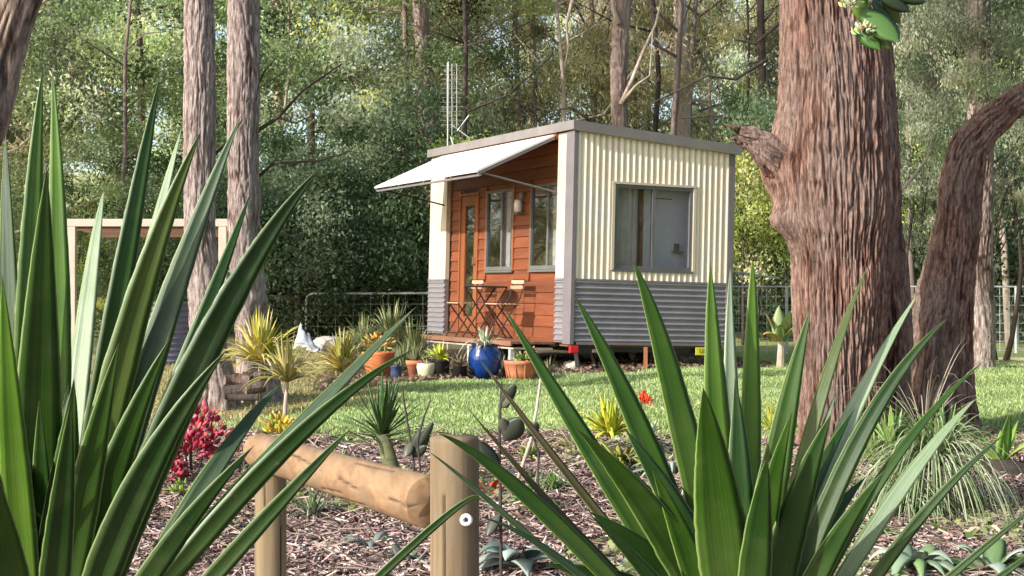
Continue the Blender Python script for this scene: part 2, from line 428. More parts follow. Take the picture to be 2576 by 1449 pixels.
# leaf quads: centres C, direction D, side S, half length, half width
def quads(C, D, S, hl, hw, tint, bend=None):
    n = len(C); hl = hl[:, None]; hw = hw[:, None]
    V = np.stack([C-D*hl, C-S*hw, C+D*hl, C+S*hw], 1).reshape(-1, 3)
    F = np.arange(4*n).reshape(n, 4)
    return V, F, np.repeat(tint, 4, axis=0)
def unit(v): return v/np.maximum(np.linalg.norm(v, axis=1, keepdims=True), 1e-6)
FB = 1.85
def tints(n, cols, g=None, var=.2):
    g = g or rng
    cols = np.array(cols); k = g.integers(0, len(cols), n)
    return np.clip(cols[k]*(1+g.normal(0, var, (n, 1)))+g.normal(0, .008, (n, 3)), .005, .9)

def stuff_blades(name, xr, yr, n, h, wd, cols, label, maskf=None, lean=.5):
    x = rng.uniform(*xr, n*2); y = rng.uniform(*yr, n*2)
    if maskf is not None:
        k = maskf(x, y); x = x[k][:n]; y = y[k][:n]
    n = len(x); z = gha(x, y)
    d = np.stack([rng.normal(0, lean, n), rng.normal(0, lean, n), np.ones(n)], 1); d = unit(d)
    a = rng.uniform(0, math.pi, n); s = np.stack([np.cos(a), np.sin(a), np.zeros(n)], 1)
    hh = h*rng.uniform(.5, 1.3, n)
    C = np.stack([x, y, z-.005], 1)
    ww = (wd*rng.uniform(.6, 1.3, n))[:, None]
    V = np.stack([C-s*ww, C+s*ww, C+d*hh[:, None]], 1).reshape(-1, 3)
    F = np.arange(3*n).reshape(n, 3)
    patch = .93+.16*np.sin(x*1.7+2*np.sin(y*1.3))*np.sin(y*2.1+x)
    t = np.repeat(tints(n, cols)*patch[:, None], 3, axis=0)
    o = mesh(name, V, F, M_grass, attrs={'tint': t})
    return tag(o, label, 'grass', kind='stuff')
edge = lambda x, y: y > 12.35+.35*np.sin(x*1.9)+.2*np.sin(x*4.3+1)
stuff_blades('lawn_grass', (-3.2, 7.6), (12.0, 22.5), 170000, .04, .009,
             [(.26, .37, .11), (.35, .47, .16), (.46, .57, .25), (.54, .6, .33)], 'sunlit green lawn between the garden bed and the cabin',
             lambda x, y: edge(x, y) & (x > -2.1+.5*np.sin(y*1.3)+.08*(y-12)) & ~((y > 18.1+.85*(x+.3)) & (x > -2.1) & (x < 3.45)))
stuff_blades('dry_grass', (-5.2, -.7), (9.5, 27), 60000, .045, .009,
             [(.42, .38, .18), (.52, .46, .25), (.3, .3, .1), (.36, .25, .14)], 'thin dry yellowish grass around the left tree trunks',
             lambda x, y: ((x < -1.5+.5*np.sin(y*1.3)) | (y > 19.5)) & ~((y > 18.1+.85*(x+.3)) & (x > -2.1) & (x < 3.45)))

# mulch chips
def chips(name, xr, yr, n, cols, label, L=(.02, .1), Wd=(.002, .008), maskf=None, cat='mulch'):
    x = rng.uniform(*xr, n*2); y = rng.uniform(*yr, n*2)
    if maskf is not None:
        k = maskf(x, y); x, y = x[k][:n], y[k][:n]
    x, y = x[:n], y[:n]; n = len(x)
    z = gha(x, y)+rng.uniform(.0, .03, n)
    a = rng.uniform(0, 2*math.pi, n)
    d = unit(np.stack([np.cos(a), np.sin(a), rng.normal(0, .25, n)], 1))
    s = unit(np.cross(d, np.array([[0, 0, 1.]]))); u = np.cross(s, d)
    hl = rng.uniform(*L, n)[:, None]/2; hw = rng.uniform(*Wd, n)[:, None]; ht = hw*rng.uniform(.3, .8, (n, 1))
    C = np.stack([x, y, z], 1)
    ring = [(-1, -1), (1, -1), (1, 1), (-1, 1)]
    V = np.stack([C+e*d*hl+s*a_*hw*(1 if e < 0 else .7)+u*b_*ht for e in (-1, 1) for a_, b_ in ring], 1).reshape(-1, 3)
    base = (np.arange(n)*8)[:, None]
    F = np.concatenate([base+np.array([[i, (i+1) % 4, (i+1) % 4+4, i+4]]) for i in range(4)])
    t = np.repeat(tints(n, cols, var=.25), 8, axis=0)
    return tag(mesh(name, V, F, M_chip, attrs={'tint': t}), label, cat, kind='stuff')
chipcols = [(.33, .235, .205), (.46, .35, .31), (.2, .125, .105), (.54, .44, .38), (.11, .07, .055), (.38, .26, .235), (.27, .18, .15)]
chips('bark_mulch', (-4.6, 5.6), (7.2, 13.2), 85000, chipcols, 'pinkish brown bark mulch and twigs covering the garden bed',
      maskf=lambda x, y: (y < 12.6+.35*np.sin(x*1.9)) & (np.abs(x) < .36*y+.6))
chips('twig_litter', (-4.6, 5.6), (7.2, 12.8), 3800, [(.36, .29, .24), (.26, .19, .15), (.15, .09, .07)], 'longer grey twigs scattered over the bark mulch',
      L=(.12, .45), Wd=(.003, .007), maskf=lambda x, y: np.abs(x) < .36*y+.6, cat='twigs')
def litter(name, xr, yr, n, cols, label, maskf, sz=(.02, .04)):
    x = rng.uniform(*xr, n*3); y = rng.uniform(*yr, n*3); k = maskf(x, y); x, y = x[k][:n], y[k][:n]; n = len(x)
    C = np.stack([x, y, gha(x, y)+rng.uniform(.01, .05, n)], 1)
    D = unit(rng.normal(0, 1, (n, 3))*[1, 1, .5]); S = unit(np.cross(D, unit(rng.normal(0, 1, (n, 3)))))
    h = rng.uniform(*sz, n)
    V, F, t = quads(C, D, S, h, h*rng.uniform(.3, .6, n), tints(n, cols, var=.2))
    return tag(mesh(name, V, F, M_grass, attrs={'tint': t}), label, 'ground cover', kind='stuff')
litter('ground_cover', (-5, 6), (7, 13), 16000, [(.3, .36, .16), (.2, .28, .08), (.5, .45, .3), (.35, .3, .2)],
       'low green weeds and fallen leaves among the mulch',
       lambda x, y: (np.sin(x*1.5+3)*np.sin(y*1.9+x*.5+1) > .25) & (np.abs(x) < .36*y+.5))
litter('leaf_litter', (-2.2, 4.4), (17.2, 23), 7000, [(.3, .2, .14), (.16, .1, .07), (.42, .32, .22)],
       'brown leaf litter under and behind the cabin trailer', lambda x, y: (y > 18.1+.85*(x+.3)) & (x < 3.5))

# ------------------------------------------------------------ trees
def bark_trunk(name, pts, rad, nth, ns, mat, parent, ridges=26, amp=.03, seed=1, rings=18, flare=0, big=.05, bumps=()):
    """displaced bark surface following a path; pts world, rad metres"""
    pts = np.array([list(p) for p in pts], float); rad = np.array(rad, float)
    seg = np.linalg.norm(np.diff(pts, axis=0), axis=1); cum = np.concatenate([[0], np.cumsum(seg)])
    t = np.linspace(0, cum[-1], ns)
    # smooth interpolation by light averaging
    C = np.stack([np.interp(t, cum, pts[:, i]) for i in range(3)], 1); r = np.interp(t, cum, rad)
    k = max(3, ns//len(pts)//4*2+1)
    ker = np.hanning(k+2)[1:-1]; ker /= ker.sum()
    pad = k//2
    Cp = np.concatenate([2*C[0]-C[1:pad+1][::-1], C, 2*C[-1]-C[-pad-1:-1][::-1]]); C = np.stack([np.convolve(Cp[:, i], ker, 'valid') for i in range(3)], 1)
    rp = np.concatenate([np.full(pad, r[0]), r, np.full(pad, r[-1])]); r = np.convolve(rp, ker, 'valid')
    T = unit(np.gradient(C, axis=0)); A = unit(np.cross(T, np.array([[0, 1., 0.01]]))); B = np.cross(T, A)
    L = cum[-1]
    sh = (ns, nth)
    # wavy long fibres: warp theta
    warp = (snoise(sh, (max(2, int(L*1.6)), 5), seed+9)-.5)*1.6
    n1 = snoise(sh, (max(3, int(L*rings*.14)), ridges), seed); n2 = snoise(sh, (max(3, int(L*rings*.4)), ridges*2), seed+1)
    n3 = snoise(sh, (max(3, int(L*rings*1.1)), min(ridges*4, nth)), seed+2)
    def warpcols(N):
        th = (np.arange(nth)[None, :]+warp*nth/ridges*1.3) % nth
        i0 = th.astype(int) % nth; fr = th-np.floor(th)
        rows = np.arange(ns)[:, None]
        return N[rows, i0]*(1-fr)+N[rows, (i0+1) % nth]*fr
    n1, n2, n3 = warpcols(n1), warpcols(n2), warpcols(n3)
    rd = np.minimum(1, np.abs(2*n1-1)*2.6); rd2 = np.minimum(1, np.abs(2*n2-1)*2.2)
    h = .5*rd*(.6+.4*n3)+.32*rd2+.22*n3; h = (h-h.min())/(h.max()-h.min())
    lump = (snoise(sh, (max(2, int(L*1.3)), 4), seed+5)-.5)
    th = np.linspace(0, 2*math.pi, nth, endpoint=False)
    rr = r[:, None]*(1+big*2*lump)+amp*(h-.5)*2
    if flare:
        rr = rr*(1+flare*np.exp(-(t/.35))[:, None]*(1+.35*np.sin(th*5+seed)[None, :]))
    for (s0, t0, am, ws, wt) in bumps:
        dt_ = np.abs((th[None, :]-t0+math.pi) % (2*math.pi)-math.pi)
        lump2 = np.exp(-((t[:, None]-s0)/ws)**2-(dt_/wt)**2)
        rr = rr+am*lump2*(1+.6*(snoise(sh, (max(3, int(L*9)), 26), seed+77)-.5))
    V = C[:, None, :]+rr[:, :, None]*(A[:, None, :]*np.cos(th)[None, :, None]+B[:, None, :]*np.sin(th)[None, :, None])
    idx = np.arange(ns*nth).reshape(ns, nth); nx2 = np.roll(idx, -1, axis=1)
    F = np.stack([idx[:-1].ravel(), nx2[:-1].ravel(), nx2[1:].ravel(), idx[1:].ravel()], 1)
    at = np.stack([h.ravel(), lump.ravel(), np.zeros(ns*nth)], 1)
    return mesh(name, V.reshape(-1, 3), F, mat, parent, smooth=True, attrs={'bark': at})

def crown_mesh(name, seed, spread, height, n, cols, L=.09, W=.022, K=60, clump=.55, hang=.3, hollow=.55, csize=None):
    """leaves gathered in clumps over an ellipsoidal crown standing from z=0 to height"""
    g = np.random.default_rng(seed)
    d = unit(g.normal(0, 1, (K, 3))); rr = hollow+(1-hollow)*g.random((K, 1))**.5
    c = d*rr*np.array([[spread, spread, height/2]])*(1+.25*g.normal(0, 1, (K, 1)))
    cs = clump*g.uniform(.5, 1.4, K)
    k = g.integers(0, K, n)
    off = g.normal(0, 1, (n, 3))*cs[k][:, None]*np.array([[.62, .62, .42]])
    C = c[k]+off; C[:, 2] += height/2
    D = unit(g.normal(0, 1, (n, 3))+np.array([[0, 0, -hang*2]])); S = unit(np.cross(D, unit(g.normal(0, 1, (n, 3)))))
    hl = L/2*g.uniform(.6, 1.4, n); hw = W*g.uniform(.6, 1.4, n)
    cl = np.array(cols); ci = g.integers(0, len(cl), K); cv = np.clip(1+.38*g.normal(0, 1, K), .3, 2)
    t = np.clip(FB*cl[ci[k]]*cv[k][:, None]*(1+.2*g.normal(0, 1, (n, 1))), .006, .8)
    V, F, tt = quads(C, D, S, hl, hw, t)
    me = bpy.data.meshes.new(name)
    o = mesh(name, V, F, M_leaf, attrs={'tint': tt}); me = o.data
    bpy.data.objects.remove(o)
    return me, c+np.array([[0, 0, height/2]])

GREEN = [(.125, .17, .07), (.18, .225, .1), (.25, .29, .15), (.14, .18, .09), (.09, .11, .055)]
OLIVE = [(.2, .2, .09), (.27, .26, .12), (.33, .29, .15), (.15, .16, .08), (.3, .24, .15), (.12, .11, .06)]
FARC = [(.3, .32, .19), (.38, .36, .23), (.22, .25, .13), (.42, .38, .27)]  # far crowns: haze of distance put into paler leaf colours
YELG = [(.36, .4, .1), (.44, .46, .15), (.28, .35, .09)]
DARKG = [(.05, .08, .04), (.07, .11, .05), (.11, .16, .08), (.22, .27, .16)]
GREYG = [(.13, .15, .09), (.19, .2, .135), (.09, .115, .06), (.25, .25, .17)]
CR = {}
CR['green'] = [crown_mesh('leafy_crown', 11, 2.7, 8, 34000, GREEN, .1, .02, 85, .5), crown_mesh('leafy_crown', 12, 2.4, 7, 30000, GREEN+YELG[:1], .1, .02, 70, .52)]
CR['olive'] = [crown_mesh('feathery_crown', 21, 2.5, 8, 28000, OLIVE, .15, .014, 85, .5, hang=.6), crown_mesh('feathery_crown', 22, 2.9, 7, 28000, OLIVE+GREEN[:1], .14, .015, 95, .5, hang=.6)]
CR['far'] = [crown_mesh('hazed_crown', 61, 2.6, 8, 16000, FARC, .16, .035, 60, .75), crown_mesh('hazed_crown', 62, 2.4, 7, 14000, FARC+GREEN[1:3], .16, .03, 50, .75)]
CR['grey'] = [crown_mesh('mossy_crown', 31, 1.8, 5, 24000, GREYG, .1, .018, 60, .5, hang=1.0)]
CR['yel'] = [crown_mesh('bright_crown', 41, 1.5, 3, 14000, YELG, .09, .028, 40, .45)]
CR['dark'] = [crown_mesh('dense_crown', 51, 2.0, 3.6, 34000, DARKG, .085, .022, 60, .5, hollow=.4)]

def tree(kind, v, x, y, z0, trunk_h, scale, label, tr=.12, mat=None, name='forest_tree', cat='tree', group=None, stems=1, lean=0, seed=None, zsc=1.0):
    s = seed if seed is not None else rnd.randint(0, 9999)
    g = random.Random(s)
    ground = gh(x, y)
    root = empty(name, (x, y, ground), label, cat, group, rotz=0)
    me, cl = CR[kind][v % len(CR[kind])]
    ro = g.uniform(0, 6.28)
    c = bpy.data.objects.new('crown', me); col.objects.link(c); c.parent = root
    c.location = (lean*z0, 0, z0); c.scale = (scale, scale, scale*zsc); c.rotation_euler = (0, 0, ro)
    m = MB()
    H = trunk_h
    for q in range(stems):
        bx = g.uniform(-.15, .15)*(stems > 1); bend = g.uniform(-.25, .25)
        pts = [Vector((bx+bend*math.sin(i/6*3)+lean*H*i/6, g.uniform(-.05, .05), H*i/6-.15)) for i in range(7)]
        m.tube(pts, [tr*(1.25 if i == 0 else 1)*(1-.09*i) for i in range(7)], 8)
    rot = Matrix.Rotation(ro, 3, 'Z')
    sel = [cl[i] for i in range(0, len(cl), 5)]
    for cc in sel:
        e = rot @ Vector(cc); e = Vector((e.x*scale+lean*z0, e.y*scale, e.z*scale*zsc+z0))
        hz = max(.3, min(H*.98, e.z-1.2*g.uniform(.5, 1.5)))
        b0 = Vector((lean*hz, 0, hz)); mid = (b0+e)/2+Vector((g.uniform(-.2, .2), g.uniform(-.2, .2), g.uniform(-.3, .1)))
        m.tube([b0, mid, e], [tr*.32, tr*.2, tr*.06], 5, cap=False)
    m.build('trunk', mat or M_bark_far, root, smooth=True)
    return root

# key backdrop trees: (kind, variant, D-x of the trunk, depth, crown bottom above ground, trunk height, scale, label, radius, material)
def atx(xd, depth): return (xd-1288)/4065*depth
A = [
 ('green', 0, 120, 34, 1.5, 8, 1.15, 'broad leafy green tree at the left edge behind the white pergola beam', .12, None),
 ('green', 1, 330, 37, 2.5, 9, 1.1, 'green forest tree rising just left of the two grey trunks', .13, None),
 ('green', 0, 800, 36, 2.2, 9, 1.2, 'green forest tree right of the two grey trunks', .12, None),
 ('green', 1, 1010, 33, 2.6, 8, 1.0, 'green forest tree above the left end of the awning', .1, None),
 ('olive', 0, 1290, 36, 2.8, 8, 1.0, 'olive feathery tree behind the left part of the cabin roof', .1, None),
 ('olive', 1, 1480, 40, 3, 9, 1.1, 'olive feathery tree behind the roof corner of the cabin', .11, None),
 ('olive', 0, 1760, 37, 2.5, 8, 1.05, 'olive feathery tree over the right half of the cabin roof', .1, None),
 ('olive', 1, 1900, 42, 2.5, 9, 1.1, 'olive tree just left of the big red trunk top', .1, None),
 ('green', 1, 2330, 32, 1.8, 8, .95, 'green tree between the big red trunk and the leaning trunk', .1, None),
 ('green', 0, 2560, 34, 1.6, 8, 1.0, 'green tree at the right edge above the wire fence', .1, None),
]
for i, (k, v, xd, dp, z0, th, s_, lb, tr, mt) in enumerate(A):
    tree(k, v, atx(xd, dp), dp, z0, th, s_, lb, tr, mt, group='trees of the forest edge', seed=100+i)
# forest behind: rows
lbl = {'green': 'tall green tree standing deep in the forest', 'olive': 'tall olive feathery tree standing deep in the forest'}
PLACES = [(-100, 'outside the left edge'), (150, 'at the left edge'), (330, 'behind the left yucca tips'), (520, 'behind the left grey trunk'), (720, 'behind the right grey trunk'), (900, 'right of the grey trunks'),
          (1080, 'above the awning tip'), (1250, 'above the antenna'), (1430, 'above the left half of the roof'), (1600, 'behind the pinkish trunk'), (1780, 'above the right half of the roof'),
          (1960, 'just left of the massive trunk'), (2130, 'behind the left side of the massive trunk'), (2280, 'behind the right side of the massive trunk'), (2430, 'above the leaning trunk'), (2600, 'at the right edge'), (9999, 'outside the right edge')]
USED = set()
n = 0
for (dp, step, jit) in ((47, 4.6, 1.5), (58, 5.6, 2), (72, 7, 2.5)):
    half = dp*.34+3
    x = -half
    while x < half:
        n += 1
        left = (x/dp) < -.05
        k = 'green' if rnd.random() < (.75 if left else .3) else 'olive'
        y = dp+rnd.uniform(-3, 3)
        xx = x+rnd.uniform(-jit, jit)
        hs = {47: 1.25, 58: 1.5, 72: 1.75}[dp]*rnd.uniform(.85, 1.15)
        xd_ = 1288+xx/y*4065
        wh_ = next(t_ for lim_, t_ in PLACES if xd_ < lim_)
        lb_ = {'green': 'tall green tree', 'olive': 'tall olive feathery tree'}[k]+' of the '+{47: 'nearer', 58: 'middle', 72: 'farthest'}[dp]+' forest row, '+wh_
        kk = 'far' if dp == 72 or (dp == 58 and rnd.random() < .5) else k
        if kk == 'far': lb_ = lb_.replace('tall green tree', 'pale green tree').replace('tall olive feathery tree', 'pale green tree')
        if lb_ in USED: lb_ = lb_.replace('tree of', 'second tree of', 1)
        lb_ = lb_.replace('behind the right side of the massive trunk', 'right behind the massive trunk').replace('behind the left side of the massive trunk', 'left behind the massive trunk'); USED.add(lb_)
        if (dp == 72 and rnd.random() < .85) or (dp == 58 and rnd.random() < .45): x += step; continue
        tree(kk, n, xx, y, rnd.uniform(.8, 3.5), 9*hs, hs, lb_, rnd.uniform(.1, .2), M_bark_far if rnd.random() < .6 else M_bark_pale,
             group='trees deep in the %s forest' % k, seed=300+n)
        x += step*rnd.uniform(.8, 1.2)
# off frame trees beside the view (mirrored in the cabin glass)
for i, (x, y, k) in enumerate([(10, 9, 'green'), (13, 13, 'olive'), (9.5, 14.5, 'green'), (14, 7, 'green'), (11, 4, 'olive'), (17, 10, 'green'), (10.5, 19, 'olive')]):
    tree(k, i, x, y, 1.0, 7, .9, ['leafy', 'feathery', 'second leafy', 'third leafy', 'second feathery', 'farthest right leafy', 'hindmost feathery'][i]+' tree beside the garden, outside the right edge', .13, None, seed=700+i, group='trees right of the garden')
for i, (x, y, k) in enumerate([(-9.2, 27, 'green'), (-11, 31, 'olive'), (-13, 25, 'green')]):
    tree(k, i, x, y, 1.0, 7, .9, ['pale trunked leafy', 'feathery', 'farthest left leafy'][i]+' tree outside the left edge of the view', .13, M_bark_pale, seed=720+i, group='trees left of the garden')

for (x, y, lb_) in ((-5.03, 26.3, 'pale trunk standing directly behind the left grey trunk'),):
    pole_tree_args = (x, y, lb_)
    r_ = empty('gum_tree', (x, y, gh(x, y)), lb_, 'tree')
    MB().tube([(0, 0, -.1), (.05, 0, 3), (-.05, 0, 6), (0, 0, 9)], [.13, .12, .11, .09], 12).build('trunk', M_bark_pale, r_, smooth=True)
    c_ = bpy.data.objects.new('crown', CR['green'][0][0]); col.objects.link(c_); c_.parent = r_; c_.location = (0, 0, 7)
# understorey shrubs
S = [
 ('dark', 0, 760, 30, -.1, 1.0, 'dark dense bush left of the cabin behind the pipe gate', 1.0),
 ('dark', 0, 900, 31, -.1, 1.1, 'largest dark bush directly behind the pipe gate', 1.15),
 ('dark', 0, 1015, 32.5, -.2, .75, 'dark bush touching the left corner of the cabin', 1.2),
 ('dark', 0, 640, 33, .1, 1.0, 'dark bush behind the right grey trunk', 1.0),
 ('dark', 0, 380, 33, -.2, 1.0, 'dark bush behind the white pergola', .9),
 ('green', 1, 180, 31, -.2, .45, 'low green bush behind the left pergola post', 1.0),
 ('yel', 0, 1275, 29, 2.1, .75, 'yellow green bush showing above the cabin roof behind the antenna', .8),
 ('yel', 0, 1010, 36, 1.6, .7, 'yellow green bush seen under the awning tip', .9),
 ('dark', 0, 1900, 30, .5, .7, 'dark green bush right of the cabin', 1.5),
 ('yel', 0, 1885, 28, 1.4, .65, 'yellow green bush against the right side of the cabin', 1.2),
 ('olive', 1, 1950, 31, .8, .4, 'olive bush in front of the far fence beside the big trunk', 1.0),
 ('yel', 0, 2330, 30, 1.9, .6, 'bright green bush between the big trunk and the leaning trunk', 1.0),
 ('dark', 0, 2290, 31, 0, .8, 'dark bush low between the big trunk and the leaning trunk', 1.5),
 ('dark', 0, 2540, 29, .2, .85, 'dark bush behind the wire fence at the right edge', 1.3),
 ('grey', 0, 2500, 22, 2.0, .55, 'grey mossy tangle of foliage beside the leaning trunk top', 1.0),
 ('grey', 0, 2320, 24, 1.8, .5, 'grey mossy shrub right of the big trunk', 1.0),
 ('grey', 0, 1160, 33, .2, .6, 'grey green shrub hidden behind the cabin antenna', 1.4),
]
for i, (k, v, xd, dp, z0, s_, lb, zs) in enumerate(S):
    tree(k, v, atx(xd, dp), dp, z0, 1.4*s_+max(z0, 0), s_, lb, .04, M_bark_dark, name='shrub', cat='shrub', stems=3, seed=500+i, group='shrubs at the forest edge', zsc=zs)
for i in range(11):
    dp = 40+rnd.uniform(-2, 5); xd = -60+i*270+rnd.uniform(-60, 60); lbb = 'low shaded '+('dark', 'green', 'olive')[i % 3]+' bush under the forest, '+next(t_ for l_, t_ in PLACES if xd < l_)
    k = ('dark', 'green', 'olive')[i % 3]
    tree(k, i, atx(xd, dp), dp, -.2, 1.5, .7 if k == 'dark' else .38, lbb, .05, M_bark_dark, name='shrub', cat='shrub', stems=2, seed=560+i, group='low bushes under the forest trees', zsc=1.1)

# distinct trunks in the backdrop, high crowns out of frame
def pole_tree(name, pts, rads, mat, label, branches=(), brmat=None, cat='tree', bark=None, crown=None):
    base = pts[0]
    root = empty(name, (0, 0, 0), label, cat)
    if bark:
        bark_trunk('trunk', pts, rads, bark[0], bark[1], mat, root, ridges=bark[2], amp=bark[3], seed=bark[4], flare=bark[5] if len(bark) > 5 else 0)
    else:
        MB().tube(pts, rads, 12).build('trunk', mat, root, smooth=True)
    for bp, br in branches:
        n_ = len(bp); MB().tube(bp, list(np.linspace(br, br*.35, n_)), 7).build('branch', brmat or mat, root, smooth=True)
    if crown:
        for (k, v, loc, s_) in crown:
            me, _ = CR[k][v]; c = bpy.data.objects.new('crown', me); col.objects.link(c); c.parent = root
            c.location = loc; c.scale = (s_,)*3
    return root
def path(depth, *xy): return [P(x, y, depth) for x, y in xy]
def gpt(xd, depth, sink=.1):
    x = atx(xd, depth); return Vector((x, depth, gh(x, depth)-sink))
d = 15.0
pole_tree('gum_tree', [gpt(546, d)]+path(d, (545, 985), (530, 900), (516, 760), (504, 600), (500, 400), (502, 200), (501, 0), (498, -300), (500, -700)),
          [.19, .165, .155, .15, .143, .143, .142, .135, .125, .1], M_bark_grey, 'left one of the two tall grey barked trunks behind the spiky plant',
          bark=(150, 420, 22, .013, 3, .3), crown=[('green', 0, (atx(500, d)-1, d-1.2, 8.5), 1.0)],
          branches=[(path(d+.02, (532, 395), (570, 360), (610, 300)), .02)], brmat=M_bark_dark)
d = 15.6
pole_tree('gum_tree', [gpt(652, d)]+path(d, (650, 950), (632, 800), (618, 640), (610, 400), (612, 200), (612, 0), (614, -300), (616, -700)),
          [.2, .175, .165, .155, .148, .15, .148, .138, .1], M_bark_grey, 'right one of the two tall grey barked trunks, the one bare twigs reach from',
          bark=(150, 420, 22, .013, 8, .3), crown=[('green', 1, (atx(616, d)+.6, d-1, 8.8), 1.0)],
          branches=[(path(d+.03, (645, 330), (700, 295), (760, 230), (860, 160)), .022), (path(d+.03, (648, 445), (690, 410), (800, 405), (870, 385)), .018),
                    (path(d+.05, (640, 240), (665, 180), (700, 140)), .012), (path(d-.03, (700, 295), (740, 310), (790, 290)), .01)], brmat=M_bark_dark)
# big stringybark
d = 12.0
bigr = empty('stringybark_tree', (0, 0, 0), 'massive red brown fibrous trunk with a broken limb stub beside the cabin', 'tree')
bark_trunk('trunk', [gpt(2128, d)]+path(d, (2126, 1090), (2118, 960), (2116, 800), (2118, 640), (2116, 520), (2112, 400), (2108, 200), (2096, 0), (2090, -200), (2085, -500)),
           [.33, .28, .285, .325, .36, .43, .44, .41, .38, .37, .34], 480, 640, M_bark_red, bigr, ridges=100, amp=.026, seed=21, rings=13, flare=.25, big=.06, bumps=((1.80, .25, .10, .12, .33), (2.22, .0, .12, .24, .45), (2.6, 1.3, .04, .3, .4), (1.2, 1.9, .05, .3, .4)))
bark_trunk('limb', [P(2120, 520, d+.12), P(2050, 470, d+.05), P(1990, 425, d-.05), P(1935, 380, d-.12), P(1893, 350, d-.12), P(1856, 338, d-.12)], [.16, .2, .17, .12, .085, .065], 160, 150, M_bark_red, bigr, ridges=20, amp=.022, seed=33, rings=30, big=.12)
for q, (a, b) in enumerate([((1868, 335), (1822, 312)), ((1862, 350), (1832, 352)), ((1880, 325), (1846, 318))]):
    MB().tube([P(*a, d-.13), (P(*a, d-.13)+P(*b, d-.18))/2+Vector((0, 0, .01)), P(*b, d-.2)], [.03, .018, .004], 6).build('splinter', M_bark_red, bigr, smooth=True)
me, _ = CR['green'][0]; c = bpy.data.objects.new('crown', me); col.objects.link(c); c.parent = bigr; c.location = (atx(2100, d)+1.5, d+.5, 6.8)
c['label'] = 'high leafy crown'
# second stem and leaning trunk
d = 12.5
pole_tree('stringybark_tree', [gpt(2215, d)]+path(d, (2218, 1000), (2225, 850), (2222, 700), (2215, 560), (2205, 420)), [.24, .2, .2, .18, .15, .12], M_bark_red,
          'shaded reddish stem joined behind the massive trunk', bark=(150, 260, 26, .022, 41, .2))
d = 13.2
pole_tree('stringybark_tree', [gpt(2345, d)]+path(d, (2350, 960), (2362, 820), (2385, 690), (2408, 560), (2418, 450), (2432, 375), (2475, 320), (2540, 268), (2640, 200), (2800, 90)),
          [.34, .29, .25, .2, .175, .165, .15, .13, .11, .1, .06], M_bark_red, 'leaning red brown trunk at the right bending over to the right edge',
          bark=(180, 420, 30, .02, 44, .15), crown=[('grey', 0, (atx(2800, d)+.6, d, 3.2), .8)],
          branches=[(path(d-.05, (2412, 520), (2440, 470), (2470, 450), (2478, 430)), .03)], brmat=M_bark_pale)
pole_tree('dead_branch', path(12.9, (2215, 525), (2260, 490), (2290, 455), (2330, 400), (2350, 330)), [.014, .012, .01, .008, .004], M_bark_pale,
          'thin pale dead branch slanting between the big trunk and the leaning trunk', cat='branch')
# pale / dark distant trunks
pole_tree('gum_tree', [gpt(1562, 30)]+path(30, (1560, 320), (1556, 200), (1560, 100), (1568, 0), (1572, -150), (1575, -400)), [.2, .15, .145, .15, .17, .15, .1], M_bark_far, 'pinkish trunk rising behind the cabin roof with two pale branches',
          bark=(80, 260, 14, .02, 51), branches=[(path(29.8, (1562, 262), (1590, 200), (1622, 120), (1650, 60), (1668, -20)), .045), (path(29.7, (1566, 255), (1600, 215), (1635, 190), (1642, 80)), .035), (path(29.8, (1556, 60), (1542, 20), (1536, -60)), .06)], brmat=M_bark_pale,
          crown=[('olive', 0, (atx(1575, 30), 30, 9), 1.0)])
pole_tree('gum_tree', [gpt(1075, 32)]+path(32, (1078, 600), (1080, 400), (1075, 250), (1064, 120), (1056, 0), (1052, -200), (1050, -500)), [.22, .19, .19, .19, .15, .15, .13, .1], M_bark_far, 'dim pinkish trunk left of the cabin antenna',
          bark=(80, 260, 14, .02, 53), crown=[('green', 0, (atx(1050, 32), 32, 10), 1.0)])
pole_tree('gum_tree', [gpt(1918, 33)]+path(33, (1916, 300), (1918, 180), (1914, 60), (1912, -60), (1912, -300)), [.11, .085, .08, .08, .075, .06], M_bark_dark, 'thin dark trunk just left of the massive red trunk',
          branches=[(path(33, (1918, 60), (1950, 20), (1975, -5)), .03), (path(33, (1915, 20), (1890, -20)), .03)])
pole_tree('gum_tree', [gpt(1722, 36)]+path(36, (1722, 400), (1720, 300), (1716, 180), (1712, 60), (1705, -100)), [.2, .17, .16, .15, .14, .12], M_bark_pale, 'pale trunk half hidden behind the right half of the roof', bark=(60, 160, 12, .02, 57))
pole_tree('gum_tree', [gpt(2468, 20)]+path(20, (2466, 620), (2468, 400), (2462, 200), (2460, 60), (2464, -200)), [.17, .15, .14, .14, .15, .12], M_bark_grey, 'grey trunk behind the leaning trunk under hanging moss', bark=(100, 300, 16, .015, 59),
          crown=[('grey', 0, (atx(2464, 20)-.2, 19.6, 3.9), .55)])
pole_tree('gum_tree', [gpt(1035, 34)]+path(34, (1035, 560), (1020, 470), (1012, 330)), [.14, .13, .1, .05], M_bark_dark, 'short dark trunk seen below the awning tip',
          branches=[(path(34, (1028, 500), (1050, 440), (1078, 410)), .05), (path(34, (1034, 540), (1060, 520), (1085, 480)), .04)])
pole_tree('gum_tree', [gpt(1945, 31)]+path(31, (1943, 660), (1940, 600), (1935, 520)), [.16, .14, .1, .06], M_bark_dark, 'dark bush trunk in front of the right wire fence')
TT = [(300, 31, 0), (700, 34, 1), (905, 38, 1), (1180, 30, 2), (1345, 36, 0), (1430, 33, 1), (1650, 35, 2), (1690, 31, 0), (1800, 38, 1), (1860, 34, 2), (2300, 27, 0), (2350, 33, 1), (2520, 28, 1), (985, 41, 0), (1250, 40, 1), (1600, 42, 2), (1495, 37, 0)]
